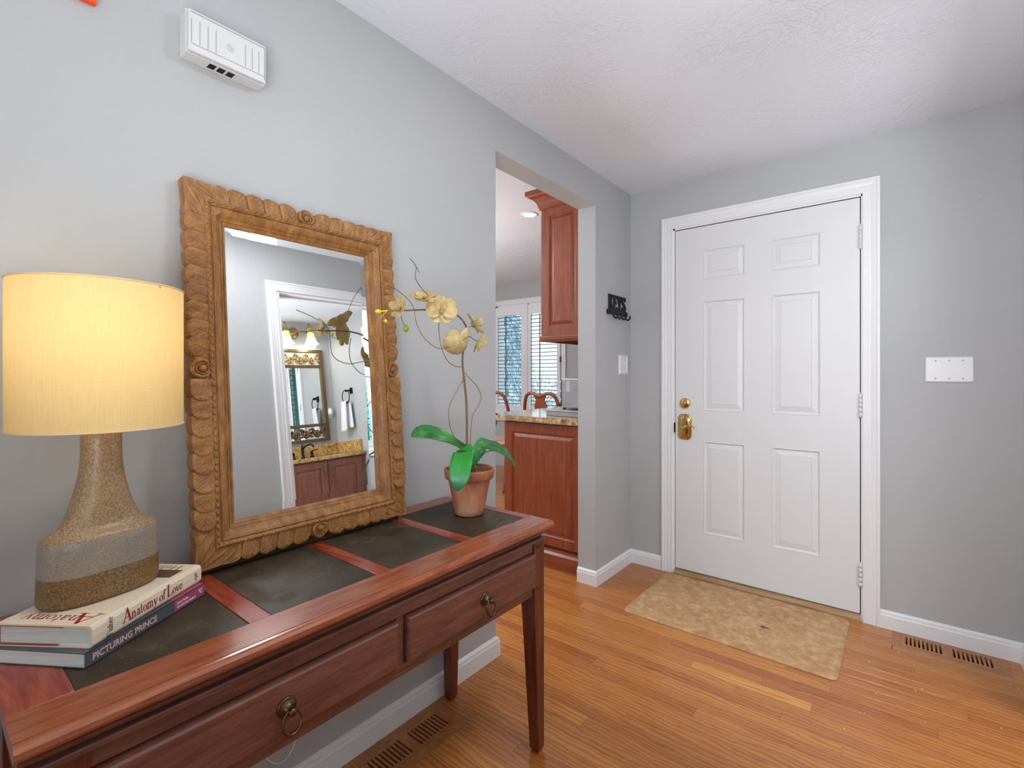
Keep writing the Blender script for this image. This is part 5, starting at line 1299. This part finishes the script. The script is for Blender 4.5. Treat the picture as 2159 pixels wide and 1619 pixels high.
# vanity light
vl = thing('vanity_light', 'antique brass two-lamp vanity light with lit glass shades, seen in the mirror', 'wall light', (BX, 2.51, 2.22))
m = MB(); m.lathe([(.062, 0), (.060, -.008), (.045, -.016), (.02, -.022), (.018, -.055)], (BX, 2.512, 2.222), 'x', 32); m.build('wall_plate', SGOLD, vl, world=True)
m = MB(); m.tube([(BX-.055, 2.30, 2.232), (BX-.055, 2.70, 2.232)], .0075, 12); m.sphere((BX-.055, 2.29, 2.232), .012, 6); m.sphere((BX-.055, 2.71, 2.232), .012, 6); m.build('crossbar', SGOLD, vl, world=True)
for yy in (2.385, 2.645):
    xx = BX-.115
    m = MB(); m.tube(smoothc([(BX-.055, yy, 2.232), (BX-.062, yy, 2.285), (BX-.085, yy, 2.312), (xx, yy, 2.295), (xx, yy, 2.25)], 5), .0065, 10); m.lathe([(.012, 2.258), (.016, 2.245), (.026, 2.225), (.030, 2.205)], (xx, yy, 0), n=20); m.build('arm', SGOLD, vl, world=True)
    m = MB(); m.lathe([(.030, 2.212), (.034, 2.19), (.040, 2.165), (.0432, 2.150)], (xx, yy, 0), n=28, cap=False); m.build('shade_neck', GLOWT, vl, world=True)
    m = MB(); m.lathe([(.0432, 2.150), (.050, 2.125), (.062, 2.100), (.072, 2.088)], (xx, yy, 0), n=28, cap=False); m.build('glass_shade', GLOW, vl, world=True)
    L_ = bpy.data.lights.new('vanity_bulb', 'POINT'); L_.energy = 1.6; L_.color = (1, .96, .91); L_.shadow_soft_size = .04; lo_ = bpy.data.objects.new('vanity_bulb', L_); col.objects.link(lo_); lo_.location = (xx, yy, 2.075)
# towel ring + towel
tr_ = thing('towel_ring', 'black iron towel ring on the bathroom wall, seen in the mirror', 'towel ring', (3.205, YD, 1.56))
m = MB(); m.bbox(3.182, 3.228, YD-.010, YD, 1.530, 1.592, .003); m.tube([(3.205, YD-.008, 1.562), (3.215, YD-.05, 1.562)], .008, 10); m.sphere((3.217, YD-.055, 1.562), .014, 6); m.build('bracket', ORB, tr_, world=True)
m = MB(); m.tube([(3.232+.066*math.cos(2*PI*k/32), YD-.055, 1.505+.068*math.sin(2*PI*k/32)) for k in range(32)], .0045, 8, closed=True); m.build('ring', ORB, tr_, world=True)
m = MB(); n = 14
def towel(yoff, zb, xl, xr, xbl, xbr, ph):
    v = []; N = 22; Mz = 16
    for j in range(Mz+1):
        t = j/Mz; z = 1.448+.012*(1-t)*0-(1.448-zb)*t
        for i in range(N+1):
            s_ = i/N; x = (xl+(xbl-xl)*t)*(1-s_)+(xr+(xbr-xr)*t)*s_
            v.append((x, yoff+.006*math.sin(s_*PI*5+ph)*(.6+.5*t), z+.004*math.sin(s_*9)*t))
    W_ = N+1; m.add(v, [(j*W_+i, j*W_+i+1, (j+1)*W_+i+1, (j+1)*W_+i) for j in range(Mz) for i in range(N)], True)
towel(YD-.078, 1.148, 3.285, 3.205, 3.335, 3.225, 0); towel(YD-.030, 1.178, 3.275, 3.185, 3.245, 3.165, 1.3)
v = []
for j in range(7):
    a = PI*j/6
    for i in range(23): v.append((3.285-(.08+.01*j/6)*i/22, YD-.054-.024*math.cos(a), 1.448+.012*math.sin(a)))
m.add(v, [(j*23+i, j*23+i+1, (j+1)*23+i+1, (j+1)*23+i) for j in range(6) for i in range(22)], True)
o = m.build('hand_towel', TOWEL); s_ = o.modifiers.new('sol', 'SOLIDIFY'); s_.thickness = .006
tag(o, 'white terry hand towel hanging from the black towel ring, seen in the mirror', 'towel')
# bathroom window with shutters
bw = window(2, 2.23, 2.84, .93, 2.10, YD, TEALG, 1)
shutter('white shutter on the bathroom window, nearest the towel ring, seen in mirrors', 2.545, 2.815, .955, 2.075, YD+.03, 'R', 'bathroom shutters', tiltx=.05, nl=17, st=.070, rail=.06)
shutter('white shutter on the bathroom window, on the side away from the towel ring', 2.255, 2.535, .955, 2.075, YD+.03, 'L', 'bathroom shutters', tiltx=.05, nl=17, st=.070, rail=.06)

# ================================================================== OUTSIDE
o = MB().box(-14, 12, 5.2, 26, -.35, -.30).build('lawn', SNOWG); struct(o)
def conifer(label, x, y, h, r, mat, seed):
    t = thing('conifer_tree', label, 'tree', (x, y, -.3), group='trees outside')
    m = MB(); m.lathe([(.12, 0), (.05, h)], n=10); m.build('trunk', BARKT, t)
    rs = random.Random(seed); m = MB()
    for i in range(6000):
        f_ = rs.random()**.8; z = .3+f_*(h-.3); rr_ = r*(1-f_)*rs.uniform(.5, 1.05); a = rs.uniform(0, 2*PI); c, s_ = math.cos(a), math.sin(a); q = rs.uniform(.03, .07)
        p0 = Vector((c*rr_, s_*rr_, z)); m.add([p0+Vector((-s_*q*.4, c*q*.4, .03)), p0+Vector((s_*q*.4, -c*q*.4, .03)), p0+Vector((c*q, s_*q, -q*.5)), p0+Vector((-c*q*.6, -s_*q*.6, .10))], [(0, 1, 2), (0, 3, 1)])
    o = m.build('foliage', mat, t); o['kind'] = 'stuff'
conifer('blue-green conifer outside the kitchen window behind the left shutter', -6.4, 9.4, 4.6, 1.1, TREEG, 1)
conifer('grey-green conifer farther off behind the kitchen shutters', -9.9, 13.5, 5.5, 1.6, TREEG, 2)
def shrub(label, x, y, h, seed):
    rs = random.Random(seed); m = MB()
    for i in range(34):
        a = rs.uniform(0, 2*PI); p0 = Vector((rs.uniform(-.3, .3), rs.uniform(-.3, .3), 0)); d = Vector((math.cos(a)*.5, math.sin(a)*.5, 1)).normalized(); pts = [p0]
        for k in range(4): d = (d+Vector((rs.uniform(-.4, .4), rs.uniform(-.4, .4), rs.uniform(-.15, .25)))).normalized(); pts.append(pts[-1]+d*h*.28)
        m.tube(pts, [.010, .008, .006, .004, .002], 4)
        for k in (2, 3): m.tube([pts[k], pts[k]+Vector((rs.uniform(-.4, .4), rs.uniform(-.4, .4), rs.uniform(0, .3)))*h*.6], [.005, .002], 4)
    o = m.build('bare_shrub', TWIGO); o.location = (x, y, -.3); tag(o, label, 'shrub')
shrub('leafless grey shrub outside the kitchen window, right shutter', -3.75, 7.4, 1.6, 4)
hd = thing('hedge', 'teal-green hedge outside the bathroom window, seen in mirrors', 'hedge', (2.5, 6.4, -.3))
m = MB(); rs = random.Random(8)
for i in range(2600):
    p0 = Vector((rs.uniform(-1.6, 1.6), rs.uniform(-.25, .25), rs.uniform(0, 1.7))); q = rs.uniform(.05, .12); a = rs.uniform(0, 6.28)
    m.add([p0, p0+Vector((math.cos(a)*q, -.02, math.sin(a)*q)), p0+Vector((math.cos(a+1)*q, .02, math.sin(a+1)*q))], [(0, 1, 2)])
o = m.build('foliage', TEALF, hd); o['kind'] = 'stuff'
